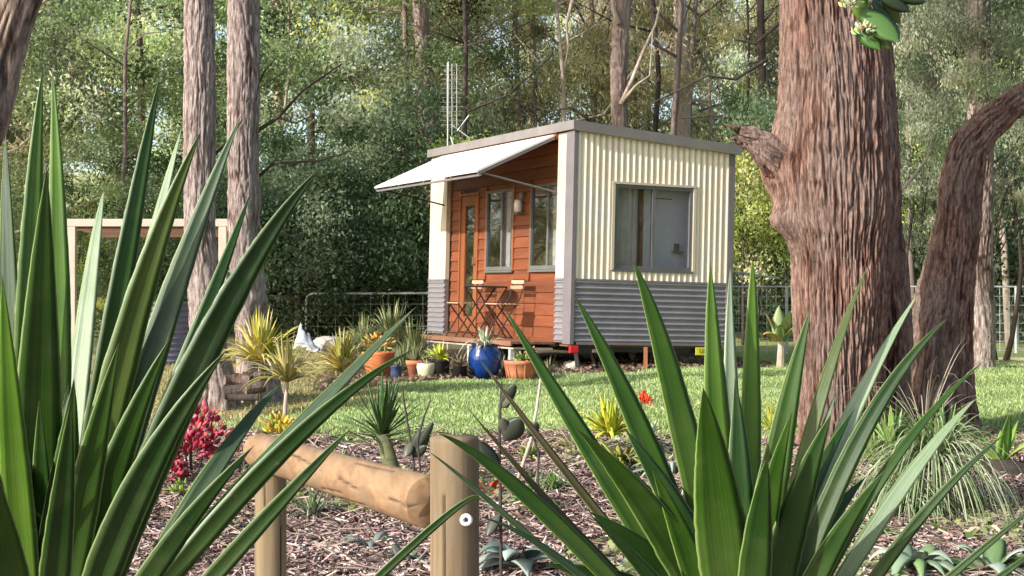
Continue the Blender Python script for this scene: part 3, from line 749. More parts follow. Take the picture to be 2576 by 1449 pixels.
for i, (xd, dp, mi) in enumerate(TT):
    g_ = random.Random(i+77); b_ = gpt(xd, dp); k_ = g_.uniform(-.5, .5); r_ = g_.uniform(.035, .085)
    H_ = 11; pts_ = [b_+Vector((k_*(q/6)**1.5*1.6+g_.uniform(-.1, .1), g_.uniform(-.1, .1), H_*q/6)) for q in range(7)]
    br_ = []
    for q in range(7):
        z_ = g_.uniform(2.2, 9); j = int(z_/H_*6); p_ = pts_[j].lerp(pts_[j+1], z_/H_*6-j); a_ = g_.choice((-1, 1))*g_.uniform(.6, 1.9)
        br_.append(([p_, p_+Vector((a_*.5, -.2, g_.uniform(.1, .7))), p_+Vector((a_, -.3, g_.uniform(.2, 1.4)))], r_*.4))
    pole_tree('sapling', pts_, list(np.linspace(r_, r_*.4, 7)), (M_bark_far, M_bark_pale, M_bark_dark)[mi],
              ('brownish', 'pale', 'dark')[mi]+' slender trunk with bare branches, '+next(t_ for l_, t_ in PLACES if xd < l_)+(', farther' if dp > 35 else ', nearer'), branches=br_, cat='tree')
# near limb crossing the top left corner
d = 5.0
limb = empty('tree_limb', (0, 0, 0), 'thick peeling limb with smooth cream patches in the top left corner', 'branch')
bark_trunk('limb', path(d, (-130, 480), (-40, 300), (5, 130), (48, 0), (110, -120), (200, -280)), [.085, .075, .065, .062, .062, .06], 120, 240, barkmat('peeling_bark', (.3, .23, .17), (.1, .06, .045), (.035, .02, .015), (.42, .36, .29)), limb, ridges=9, amp=.006, seed=71, rings=14, big=.08)
# bare twiggy branches in the forest right of the roof
for q, pts in enumerate([[(1930, 150), (1850, 200), (1780, 190), (1700, 230), (1640, 260)], [(1960, 60), (1900, 110), (1850, 100), (1800, 130)], [(1925, 260), (1850, 300), (1790, 290), (1700, 300)], [(1520, 330), (1440, 270), (1380, 280), (1300, 250)], [(1440, 0), (1425, 60), (1430, 120), (1420, 170)]]):
    pole_tree('dead_branch', path(29+q*.3, *pts), list(np.linspace(.035, .01, len(pts))), (M_bark_dark, M_bark_dark, M_bark_dark, M_bark_dark, M_bark_pale)[q],
              ['dark bare branch reaching left from the thin dark trunk', 'upper dark bare branch near the thin dark trunk', 'low dark bare branch above the right end of the roof', 'dark bare branch above the left half of the roof', 'short pale branch hanging at the top of the picture above the roof'][q], cat='branch')

# ------------------------------------------------------------ cabin
O = P(1435.6, 862.7, 20.0)
CM = Matrix.Translation(O) @ Matrix.Rotation(R(1.35), 4, 'Y') @ Matrix.Rotation(math.atan2(.415, .911), 4, 'Z')
cabin = empty('tiny_house', M=CM, label='small cream and grey corrugated cabin on a trailer with timber front and raised awning', cat='cabin')
W, L, H = 2.30, 4.82, 2.64
def roofz(x): return H-.155*x/W
def corr(name, u0, u1, v0, v1f, place, pitch, amp, mat, seg=8, v0f=None):
    """sheet corrugated along u; v1f(u) top; place(u, v, depth)->xyz"""
    n = max(2, int(round((u1-u0)/pitch*seg)))
    V = []; F = []
    for i in range(n+1):
        u = u0+(u1-u0)*i/n; dd = amp*math.sin(2*math.pi*u/pitch)
        a = v0f(u) if v0f else v0
        V.append(place(u, a, dd)); V.append(place(u, v1f(u), dd))
    for i in range(n): F.append((2*i, 2*i+2, 2*i+3, 2*i+1))
    return V, F
# right (cream) wall with window hole
wx0, wx1, wz0, wz1 = .545, 1.72, .915, 2.02
m = MB()
pl = lambda u, v, d: (u, -.012+d, v)
for (a, b, z0, zf) in ((.032, wx0, .80, roofz), (wx1, 2.215, .80, roofz), (wx0, wx1, wz1, roofz), (wx0, wx1, .80, lambda u: wz0)):
    V, F = corr('x', a, b, z0, zf, pl, .086, .010, None, 10); m.add(V, F)
m.build('corrugated_wall', M_cream, cabin, smooth=True)
# wall backing (thickness) with hole
m = MB()
m.box(.0, wx0, .012, .07, .02, 2.6); m.box(wx1, W, .012, .07, .02, 2.46); m.box(wx0, wx1, .012, .07, wz1, 2.5); m.box(wx0, wx1, .012, .07, .02, wz0)
m.build('wall_lining', M_inner, cabin)
# skirts
m = MB(); V, F = corr('x', .0, .765, .032, lambda u: 2.215, lambda u, v, d: (v, -.012-d, u+.015), .0725, .0155, None, 12); m.add(V, [f[::-1] for f in F])
m.build('corrugated_skirt', M_skirt, cabin, smooth=True)
def wing(y0, y1, nm):
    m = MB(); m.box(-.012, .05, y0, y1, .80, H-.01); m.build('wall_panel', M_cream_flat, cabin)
    m = MB(); V, F = corr('x', .0, .765, y0, lambda u: y1, lambda u, v, d: (-.012-d, v, u+.015), .0725, .0155, None, 12); m.add(V, F)
    m.build('corrugated_skirt', M_skirt, cabin, smooth=True)
    MB().box(-.008, .05, y0, y1, 0, .79).build('skirt_backing', M_trim, cabin)
    MB().box(-.028, .0, y0+.002, y1-.002, .78, .805).build('trim_strip', M_trim, cabin)
wing(.192, .45, 'near'); wing(4.15, 4.80, 'far')
# posts and trims
MB().box(-.03, .03, -.03, .19, -.02, H+.0).build('corner_post', M_greysteel, cabin, bevel=.006)
MB().box(2.215, 2.315, -.03, .06, -.02, roofz(W)+.02).build('corner_post', M_greysteel, cabin, bevel=.006)
MB().box(.0, .05, 4.80, 4.84, -.02, H).build('corner_post', M_greysteel, cabin)
MB().box(.07, 2.215, -.028, .0, .775, .80).build('trim_strip', M_trim, cabin)
MB().box(.07, 2.215, -.03, .01, -.02, .015).build('trim_strip', M_greysteel, cabin)
MB().box(-.03, .01, .45, 4.15, -.06, -.005).build('floor_beam', M_greysteel, cabin)
# other walls, floor, ceiling, interior
MB().box(W-.05, W, .07, L, -.0, 2.44).build('back_wall', M_cream, cabin)
MB().box(.05, W-.05, L-.05, L, -.0, 2.44).build('end_wall', M_cream, cabin)
MB().box(.06, W-.06, .07, L-.06, -.05, .012).build('floor', M_deck, cabin)
MB().box(.012, .115, .452, 4.148, -.05, .034).build('bottom_plate', M_cedar, cabin)
MB().box(.1, W-.06, .08, L-.06, 2.36, 2.4).build('ceiling', M_inner, cabin)
MB().box(1.10, W-.06, .2, .24, .02, 2.36).build('partition', M_inner, cabin)  # pale panel added close behind the right pane to brighten the dark interior
MB().box(1.06, 1.09, .2, .8, .02, 2.36).build('partition', M_cedar_v, cabin)
m = MB(); V, F = corr('x', .62, 1.0, .95, lambda u: 2.1, lambda u, v, d: (u, .16+d, v), .07, .012, None, 8); m.add(V, F); m.build('curtain', M_curtain, cabin, smooth=True)
MB().box(1.52, 1.64, .1, .198, 1.17, 1.19).box(1.55, 1.60, .14, .19, 1.192, 1.29).build('shelf', M_trim, cabin)
MB().tube([(1.22, .19, 1.86), (1.5, .19, 1.86)], .006, 6).build('wall_hook', M_black, cabin)
# roof: fascias + sheet
def slab(pts_top, th, name, mat):
    V = [Vector(p) for p in pts_top]+[Vector(p)-Vector((0, 0, th)) for p in pts_top]
    n = len(pts_top)
    F = [tuple(range(n)), tuple(range(2*n-1, n-1, -1))]+[(i, i+n, (i+1) % n+n, (i+1) % n) for i in range(n)]
    return MB().add(V, F).build(name, mat, cabin)
rt = lambda x: 2.755-.172*(x+.05)/(W+.1)
slab([(-.05, -.09, rt(-.05)), (W+.07, -.09, rt(W+.07)), (W+.07, -.045, rt(W+.07)), (-.05, -.045, rt(-.05))], .125, 'fascia', M_trim)
slab([(-.07, -.09, rt(-.05)), (-.052, -.09, rt(-.05)), (-.052, L+.02, rt(-.05)), (-.07, L+.02, rt(-.05))], .115, 'fascia', M_trim)
slab([(-.05, -.044, rt(-.05)-.005), (W+.06, -.044, rt(W+.06)-.005), (W+.06, L+.02, rt(W+.06)-.005), (-.05, L+.02, rt(-.05)-.005)], .05, 'roof', M_greysteel)
MB().box(-.045, .06, .452, 4.148, 2.56, 2.64).build('head_beam', M_cedar, cabin)
# timber wall with boards
WX = .08
wins = [(.50, 1.40), (1.955, 2.855)]; wbz, wtz = .92, 2.03
door = (3.17, 3.78, 2.0)
MB().box(WX+.02, WX+.03, .452, wins[0][0]+.02, .03, 2.6).box(WX+.02, WX+.03, wins[0][1]-.02, wins[1][0]+.02, .03, 2.6).box(WX+.02, WX+.03, wins[1][1]-.02, door[0]+.03, .03, 2.6).box(WX+.02, WX+.03, door[1]-.03, 4.148, .03, 2.6).box(WX+.021, WX+.03, wins[0][0]+.021, wins[0][1]-.021, .03, wbz).box(WX+.021, WX+.03, wins[1][0]+.021, wins[1][1]-.021, .03, wbz).box(WX+.021, WX+.03, wins[0][0]+.021, wins[0][1]-.021, wtz, 2.6).box(WX+.021, WX+.03, wins[1][0]+.021, wins[1][1]-.021, wtz, 2.6).build('sheathing', M_cedar, cabin)
def board(y0, y1, z0, z1):
    if y1-y0 < .04: return
    V = [(WX+.018, y0, z0), (WX+.018, y1, z0), (WX-.012, y0, z0), (WX-.012, y1, z0), (WX+.006, y0, z1), (WX+.006, y1, z1), (WX+.018, y0, z1), (WX+.018, y1, z1)]
    F = [(0, 1, 3, 2), (2, 3, 5, 4), (4, 5, 7, 6), (0, 6, 7, 1), (0, 2, 4, 6), (1, 7, 5, 3)]
    mesh('weatherboard', V, F, M_cedar, cabin)
z = .035; bh = .148
while z < 2.56:
    z1 = min(z+bh-.006, 2.555)
    cuts = [(door[0]-.04, door[1]+.04)] if z < door[2] else []
    for (a, b) in wins:
        if z1 > wbz-.03 and z < wtz+.03: cuts.append((a-.035, b+.035))
    segs = [(.455, 4.145)]
    for (a, b) in cuts:
        ns_ = []
        for (s0, s1) in segs:
            if b <= s0 or a >= s1: ns_.append((s0, s1)); continue
            if a > s0: ns_.append((s0, a))
            if b < s1: ns_.append((b, s1))
        segs = ns_
    for s0, s1 in segs: board(s0, s1, z, z1)
    z += bh
# window on timber wall
def window_l(a, b, z0, z1):
    r = MB()
    fw = .032; x0, x1 = WX-.02, WX+.03
    r.box(x0, x1, a, a+fw, z0, z1).box(x0, x1, b-fw, b, z0, z1).box(x0, x1, a+fw, b-fw, z0, z0+fw+.02).box(x0, x1, a+fw, b-fw, z1-fw, z1)
    mid = a+(b-a)*.42
    r.box(x0+.005, x1-.002, mid-.02, mid+.02, z0+fw+.02, z1-fw)
    f = r.build('window', M_winframe, cabin)
    MB().box(WX-.006, WX-.001, a+fw, mid-.02, z0+fw+.02, z1-fw).build('pane', M_glass, f)
    MB().box(WX+.006, WX+.011, mid+.02, b-fw, z0+fw+.02, z1-fw).build('pane', M_glass, f)
    MB().box(x0-.012, WX-.013, a-.02, b+.02, z0-.03, z0-.004).build('sill', M_winframe, f)
for a, b in wins: window_l(a, b, wbz, wtz)
for a, b in wins:  # architraves
    MB().box(WX-.02, WX+.017, a-.033, a-.002, wbz-.01, wtz+.03).build('architrave', M_cedar_v, cabin)
    MB().box(WX-.02, WX+.017, b+.002, b+.033, wbz-.01, wtz+.03).build('architrave', M_cedar_v, cabin)
# curtains inside these windows
for a, b in wins:
    m = MB(); V, F = corr('x', a+.2, a+.40, wbz+.02, lambda u: wtz, lambda u, v, d: (WX+.06+d, u, v), .07, .014, None, 8); m.add(V, [f[::-1] for f in F]); m.build('curtain', M_curtain, cabin, smooth=True)
# right window
r = MB(); fw = .045
for bx in ((wx0+.02, wx0+.02+fw, wz0+.02, wz1-.02), (wx1-.02-fw, wx1-.02, wz0+.02, wz1-.02), (wx0+.02+fw, wx1-.02-fw, wz0+.02, wz0+.02+fw), (wx0+.02+fw, wx1-.02-fw, wz1-.02-fw, wz1-.02)):
    r.box(bx[0], bx[1], -.012, .045, bx[2], bx[3])
r.box(1.11, 1.15, -.008, .04, wz0+.02+fw, wz1-.02-fw)
f = r.build('window', M_winframe_d, cabin)
MB().box(wx0+.02+fw, 1.11, .005, .01, wz0+.02+fw, wz1-.02-fw).build('pane', M_glass, f)
MB().box(1.15, wx1-.02-fw, .02, .025, wz0+.02+fw, wz1-.02-fw).build('pane', M_glass, f)
MB().box(wx0-.02, wx1+.02, -.034, -.003, wz1-.018, wz1+.012).box(wx0-.02, wx0+.018, -.03, .011, wz0, wz1-.02).box(wx1-.018, wx1+.02, -.03, .011, wz0, wz1-.02).build('window_flashing', M_cream_flat, cabin)
MB().box(wx0, wx1, -.03, .011, wz0-.012, wz0+.018).build('window_sill', M_winframe_d, cabin)
# door
a, b, dz = door
D = MB().box(WX-.008, WX+.028, a, a+.13, .05, dz).box(WX-.008, WX+.028, b-.15, b, .05, dz).box(WX-.008, WX+.028, a+.13, b-.15, .05, .27).box(WX-.008, WX+.028, a+.13, b-.15, dz-.14, dz).build('door', M_cedar_v, cabin)
MB().box(WX+.008, WX+.014, a+.13, b-.15, .27, dz-.14).build('pane', M_glass, D)
MB().tube([(WX-.05, a+.06, 1.0), (WX-.05, a+.06, 1.12)], .01).tube([(WX-.05, a+.06, 1.01), (WX-.005, a+.06, 1.01)], .008).build('handle', M_winframe, D)
MB().box(WX-.024, WX+.016, a-.038, a-.004, .03, dz+.04).box(WX-.024, WX+.016, b+.004, b+.038, .03, dz+.04).box(WX-.024, WX+.016, a-.004, b+.004, dz+.006, dz+.04).build('door_frame', M_cedar_v, cabin)
# lamp
m = MB().box(WX-.05, WX-.013, 1.60, 1.70, 1.86, 1.95).build('wall_lamp', M_winframe, cabin)
MB().lathe([(.0, 0), (.05, 0), (.055, .1), (.045, .16), (.0, .16)], (WX-.085, 1.65, 1.69), 12).build('lamp_shade', M_lamp, m, smooth=True)
MB().box(WX-.12, WX-.014, 1.60, 1.70, 1.66, 1.685).build('lamp_base', M_winframe, m)
# awning
hz, ez, ex = 2.60, 2.085, -1.12
ya, yb = .44, 4.20
sl_ = Vector((ex+.05, 0, ez-hz)).normalized(); nn = Vector((-sl_.z, 0, sl_.x)); 
if nn.z < 0: nn = -nn
def aw(x, y, off): # along slope
    t = (x+.06)/(ex+.06); p = Vector((-.06, y, hz)).lerp(Vector((ex, y, ez)), t)+nn*off; return p
V = [aw(-.075, ya, 0), aw(ex, ya, 0), aw(ex, yb, 0), aw(-.075, yb, 0)]; V2 = [v+nn*.025 for v in V]
MB().add(V+V2, [(0, 1, 2, 3), (7, 6, 5, 4), (0, 4, 5, 1), (1, 5, 6, 2), (2, 6, 7, 3), (3, 7, 4, 0)]).build('awning', M_awning, cabin)
aw_frame = MB()
for y in (ya+.02, 1.35, 2.3, 3.25, yb-.02): aw_frame.beam(aw(-.08, y, -.02), aw(ex+.005, y, -.02), .035, .035)
aw_frame.beam(aw(ex+.02, ya, -.05), aw(ex+.02, yb, -.05), .03, .025)
aw_frame.build('awning_frame', M_greysteel, cabin)
MB().tube([aw(ex+.05, ya+.03, -.03), (-.035, ya+.01, 1.89)], .014, 8).build('awning_strut', M_winframe, cabin)
MB().tube([aw(ex+.05, yb-.03, -.03), (-.035, yb-.02, 1.89)], .012, 8).build('awning_strut', M_black, cabin)
# timber deck: planks as parts
DX0, DY0, DY1 = -.6, .42, 3.5
ctag = MB().box(DX0+.02, -.03, DY0+.02, DY1-.02, -.10, -.075); ctag.build('deck_frame', M_white, cabin)
k = 0; yy = DX0
for i in range(6):
    x0 = DX0+i*.1
    MB().box(x0, x0+.094, DY0, DY1, -.035, .0).build('deck_board', M_deck, cabin, bevel=.003)
MB().box(DX0-.025, DX0-.002, DY0, DY1, -.06, .0).build('deck_edge', M_deck, cabin)
for (x, y) in ((DX0+.06, DY0+.15), (DX0+.06, 1.9), (DX0+.06, DY1-.15)):
    MB().box(x-.03, x+.03, y-.03, y+.03, -.5, -.1).build('deck_leg', M_galv, cabin)
# trailer chassis
MB().box(.05, W-.1, .05, .13, -.11, -.05).box(.3, .38, .13, L-.1, -.12, -.051).box(W-.55, W-.47, .13, L-.1, -.12, -.051).box(.05, W-.1, 1.6, 1.68, -.115, -.052).box(.05, W-.1, L-.2, L-.12, -.115, -.052).build('chassis', M_black, cabin)
MB().box(.06, .62, .0, .045, -.13, -.055).build('light_bar', M_black, cabin)
MB().box(-.02, .1, -.03, .02, -.125, -.03).build('tail_light', M_red, cabin, bevel=.01)
MB().box(.3, .4, -.012, -.001, -.115, -.07).build('tail_light', simple('dull_reflector', (.3, .2, .2)), cabin)
pt = MB().box(1.78, 2.06, -.03, -.02, -.135, -.035).build('number_plate', M_yplate, cabin)
cu = bpy.data.curves.new('plate_text', 'FONT'); cu.body = 'UOV'; cu.size = .085; cu.extrude = .001; cu.align_x = 'CENTER'; cu.align_y = 'CENTER'
tmp = bpy.data.objects.new('tmp', cu); col.objects.link(tmp); tm = bpy.data.meshes.new_from_object(tmp.evaluated_get(bpy.context.evaluated_depsgraph_get())); bpy.data.objects.remove(tmp); tm.materials.clear(); tm.materials.append(M_yink)
to = bpy.data.objects.new('plate_lettering', tm); col.objects.link(to); to.parent = pt; to.location = (1.92, -.033, -.083); to.rotation_euler = (math.pi/2, 0, 0)
for (x, y) in ((W-.32, 1.9), (W-.32, 2.65), (.22, 1.9), (.22, 2.65)):
    m = MB()
    prof = [(0.17, -.09), (.27, -.095), (.31, -.06), (.32, 0), (.31, .06), (.27, .095), (.17, .09)]
    for i, (rr, h) in enumerate(prof): pass
    seg = 20; V = []; F = []
    for (rr, h) in prof:
        for q in range(seg):
            t = 2*math.pi*q/seg; V.append((x+h, y+rr*math.cos(t), -.12+rr*math.sin(t)))
    for i in range(len(prof)-1):
        for q in range(seg): F.append((i*seg+q, i*seg+(q+1) % seg, (i+1)*seg+(q+1) % seg, (i+1)*seg+q))
    m.add(V, F); wh = m.build('wheel', M_rubber, cabin, smooth=True)
    MB().lathe([(.165, 0), (.1, .02), (.03, .05), (0, .05)], (0, 0, 0), 16).build('rim', M_galv, wh)
    wh.children[0].location = (x-.05, y, -.12); wh.children[0].rotation_euler = (0, -math.pi/2, 0)
MB().beam((.2, .25, -.1), (.24, .22, -.46), .05, .05).box(.15, .33, .14, .32, -.47, -.45).build('stabiliser_leg', M_black, cabin)
MB().beam((.45, .3, -.1), (.5, .2, -.46), .04, .04).box(.42, .58, .12, .28, -.47, -.45).build('stabiliser_leg', M_black, cabin)
pk = MB().beam(P(1624, 874, 20.0), P(1624, 937, 19.9), .05, .04).build('timber_prop', M_cedar_v)
tag(pk, 'short upright timber prop under the corrugated skirt', 'post')

# ------------------------------------------------------------ bistro set on the deck
def cabp(x, y, z): return CM @ Vector((x, y, z))
def cab_empty(name, x, y, z, rot, label, cat, group=None):
    return empty(name, M=CM @ Matrix.Translation((x, y, z)) @ Matrix.Rotation(rot, 4, 'Z'), label=label, cat=cat, group=group)
T = cab_empty('folding_table', -.30, 1.98, .002, 0, 'small round dark folding table standing on the cabin deck', 'table')
MB().lathe([(0, .675), (.29, .675), (.30, .685), (.29, .695), (0, .695)], (0, 0, 0), 28).build('table_top', M_chair, T)
for s in (-1, 1):
    MB().tube([(-.24, .2*s, .0), (.22, .2*s, .67)], .011, 6).build('leg', M_chair, T)
    MB().tube([(.24, .18*s, .0), (-.22, .18*s, .67)], .011, 6).build('leg', M_chair, T)
MB().tube([(-.2, -.2, .06), (-.2, .2, .06)], .008, 6).tube([(.2, -.18, .06), (.2, .18, .06)], .008, 6).build('stretcher', M_chair, T)
def chair(x, y, rot, label):
    c = cab_empty('folding_chair', x, y, .002, rot, label, 'chair', 'folding chairs beside the round table')
    for s in (-1, 1):
        MB().tube([(-.2, .17*s, 0), (.15, .17*s, .55), (.2, .17*s, .78)], .010, 6).build('leg', M_chair, c)
        MB().tube([(.2, .155*s, 0), (-.17, .155*s, .45)], .010, 6).build('leg', M_chair, c)
    MB().tube([(-.17, -.16, .44), (-.17, .16, .44)], .009, 6).tube([(.13, -.17, .45), (.13, .17, .45)], .009, 6).tube([(-.17, -.17, .05), (-.17, .17, .05)], .008, 6).tube([(.2, -.17, .78), (.2, .17, .78)], .009, 6).build('frame', M_chair, c)
    for k in range(6): MB().box(-.19+k*.062, -.19+k*.062+.046, -.19, .19, .452, .466).build('slat', M_slat, c)
    for k in range(2): MB().box(.168+.014*k, .18+.014*k, -.19, .19, .66+.07*k, .705+.07*k).build('back_slat', M_slat, c)
    return c
chair(-.33, 2.62, 0, 'folding chair with pale timber slats nearer the cabin door')
chair(-.30, 1.36, 0, 'folding chair with dark frame nearer the cream cabin corner')

# TV antenna behind the roof
ant = empty('tv_antenna', (0, 0, 0), 'slim silver television antenna standing behind the left end of the cabin roof', 'antenna')
d = 26.5
MB().tube([gpt(1126, d), P(1126, 380, d), P(1128, 155, d)], .011, 8).build('mast', M_galv, ant)
for (x, y0, y1) in ((1125, 158, 300), (1137, 160, 340), (1149, 160, 320)):
    MB().tube([P(x, y0, d-.05), P(x, y1, d-.05)], .006, 6).build('boom', M_galv, ant)
for i in range(14):
    y = 165+i*11.5
    MB().tube([P(1107+3*(i % 2), y, d-.06), P(1166-4*(i % 3), y, d-.06)], .002, 4).build('element', M_galv, ant)
MB().tube([P(1134, 345, d), P(1150, 395, d-.5)], .012, 6).tube([P(1134, 312, d), P(1182, 348, d)], .009, 6).tube([P(1150, 330, d), P(1180, 290, d)], .012, 6).build('brace', M_galv, ant)

# ------------------------------------------------------------ strap leaf plants
def strap(p0, pm, p2, wd, side, fold=.35, n=14, tint=(.05, .15, .02), up=None, prof=None, rag=0):
    """blade through p0, pm (at half way), p2; returns V,F,luv,tint"""
    p0, pm, p2 = (np.array(list(p), float) for p in (p0, pm, p2))
    c = 2*pm-.5*(p0+p2)
    t = np.linspace(0, 1, n+1)[:, None]
    C = (1-t)**2*p0+2*(1-t)*t*c+t*t*p2
    T = unit(np.gradient(C, axis=0)); S = np.array(list(side), float)[None, :]
    S = unit(S-T*np.sum(S*T, axis=1, keepdims=True)); N = np.cross(T, S)
    tt = t[:, 0]
    if prof is None:
        wv = np.interp(tt, [0, .15, .3, .45, .6, .78, .9, .97, 1], [.85, .96, 1.05, 1, .82, .5, .25, .08, .003])
    else: wv = np.interp(tt, *prof)
    hw = wd/2*wv[:, None]
    if rag: hw = hw*(1+rag*np.array([[rnd.gauss(0, 1)] for _ in tt]))
    th = wd*.022+.0006
    us = [-1, -.5, 0, .5, 1, .5, 0, -.5]
    V = []; lu = []
    for j, u in enumerate(us):
        off = N*(abs(u)*hw*fold)+(N*-th*(1-abs(u)) if j in (5, 6, 7) else 0)
        V.append(C+S*hw*u+off)
        lu.append(np.stack([np.full(n+1, u), tt, np.full(n+1, rnd.random()*0+p0[0])], 1))
    V = np.stack(V, 1).reshape(-1, 3); lu = np.stack(lu, 1).reshape(-1, 3)
    idx = np.arange((n+1)*8).reshape(n+1, 8); nx2 = np.roll(idx, -1, axis=1)
    F = np.stack([idx[:-1].ravel(), nx2[:-1].ravel(), nx2[1:].ravel(), idx[1:].ravel()], 1)
    return V, F, lu, np.tile(np.array(tint, float), (len(V), 1))

def big_yucca(name, label, base_d, depth, stem, specs):
    root = empty(name, stem, label, 'plant')
    inv = Vector(stem)
    MB().lathe([(.085, 0), (.07, .1), (.062, .3), (.06, .6), (.055, P(base_d[0], base_d[1], depth).z-stem[2]+.05)], (0, 0, 0), 16).build('stem', M_stick, root, smooth=True)
    fl = random.Random(len(specs)); specs = list(specs)
    for k in range(26 if base_d[0] < 1000 else 13):
        a = R(fl.uniform(-70, 26 if base_d[0] < 1000 else 56)); rr_ = fl.uniform(430, 700)
        bx, by = base_d; tx, ty = bx+math.sin(a)*rr_, by-math.cos(a)*rr_
        specs.append(((tx, ty), (bx+math.sin(a*.9)*rr_*.52, by-math.cos(a*.9)*rr_*.52), (bx+fl.uniform(-30, 30), by+20), fl.uniform(72, 112), depth+fl.uniform(-.15, .35), depth+.02*fl.uniform(-1, 1), fl.uniform(-.5, .5), fl.choice('ddmmm')))
    for (tip, mid, base, wpx, dt, db, tw, ti) in specs:
        dm = dt*.5+db*.5
        p0, pm, p2 = P(*base, db), P(*mid, dm), P(*tip, dt)
        view = (pm-Vector((0, 0, EYE))).normalized(); dr = (p2-p0).normalized()
        side = dr.cross(view).normalized()
        side = Matrix.Rotation(tw, 3, dr) @ side
        wd = .86*wpx/4065*dm/max(.45, abs(math.cos(tw)))
        V, F, lu, tn = strap(p0-inv, pm-inv, p2-inv, wd, side, fold=rnd.uniform(.14, .34), n=40, rag=.011, tint=TI[ti])
        o = mesh('leaf', V, F, M_yucca, root, smooth=True, attrs={'luv': lu, 'tint': tn*rnd.uniform(.9, 1.12)})
    return root
TI = {'d': (.017, .056, .007), 'm': (.027, .078, .005), 'b': (.075, .165, .012), 'y': (.055, .09, .008), 'g': (.045, .085, .04), 'q': (.15, .22, .13), 'p': (.28, .36, .25), 'r': (.07, .055, .025)}  # p and q: backlit and sunlit paleness put into the leaf tint
LS = [
 ((14, 335), (28, 820), (60, 1600), 66, 2.75, 2.6, -.5, 'd'), ((108, 165), (72, 760), (62, 1600), 84, 2.7, 2.6, .2, 'b'), ((131, 168), (146, 800), (120, 1600), 80, 2.75, 2.62, -.15, 'b'),
 ((118, 420), (96, 1000), (90, 1640), 138, 2.4, 2.5, .1, 'm'), ((-60, 560), (0, 1100), (40, 1600), 100, 2.5, 2.55, .3, 'd'),
 ((262, 475), (212, 850), (140, 1600), 62, 2.95, 2.65, -.45, 'p'), ((403, 190), (302, 720), (150, 1600), 72, 2.8, 2.62, .2, 'm'),
 ((458, 318), (335, 820), (170, 1600), 58, 2.95, 2.68, -.45, 'p'), ((508, 325), (318, 860), (160, 1600), 100, 2.65, 2.6, .1, 'y'),
 ((608, 288), (400, 850), (190, 1600), 88, 2.7, 2.6, -.2, 'g'), ((632, 480), (470, 910), (200, 1600), 60, 2.85, 2.66, 0, 'd'),
 ((808, 420), (520, 865), (210, 1620), 100, 2.6, 2.55, .15, 'd'), ((745, 505), (565, 800), (230, 1600), 56, 2.7, 2.62, -.5, 'g'),
 ((1048, 770), (705, 1125), (240, 1640), 52, 2.65, 2.52, -.5, 'g'), ((1042, 878), (690, 1155), (260, 1670), 60, 2.5, 2.45, .2, 'd'),
 ((885, 1075), (640, 1335), (300, 1720), 54, 2.3, 2.4, 0, 'd'), ((708, 965), (530, 1200), (270, 1650), 62, 2.75, 2.55, -.4, 'g'),
 ((5, 690), (38, 1160), (80, 1660), 92, 2.35, 2.45, -.2, 'b'), ((180, 1000), (150, 1330), (110, 1700), 90, 2.3, 2.42, 0, 'd'),
 ((300, 860), (215, 1230), (130, 1680), 100, 2.4, 2.46, 0, 'm'), ((428, 850), (270, 1230), (150, 1680), 104, 2.45, 2.48, .1, 'm'),
 ((570, 880), (345, 1230), (180, 1680), 104, 2.42, 2.46, .1, 'd'), ((-80, 900), (-20, 1300), (60, 1700), 110, 2.2, 2.4, 0, 'd'),
 ((1206, 1262), (1075, 1338), (640, 1760), 26, 2.35, 2.35, .2, 'd'), ((640, 1120), (430, 1370), (220, 1700), 70, 2.35, 2.42, .1, 'd'),
 ((-30, 1150), (20, 1400), (80, 1720), 100, 2.15, 2.38, 0, 'm'),
]
p = P(120, 1650, 2.5)
big_yucca('yucca', 'large spiky yucca filling the left foreground', (120, 1640), 2.5, (p.x, 2.5, 0), LS)
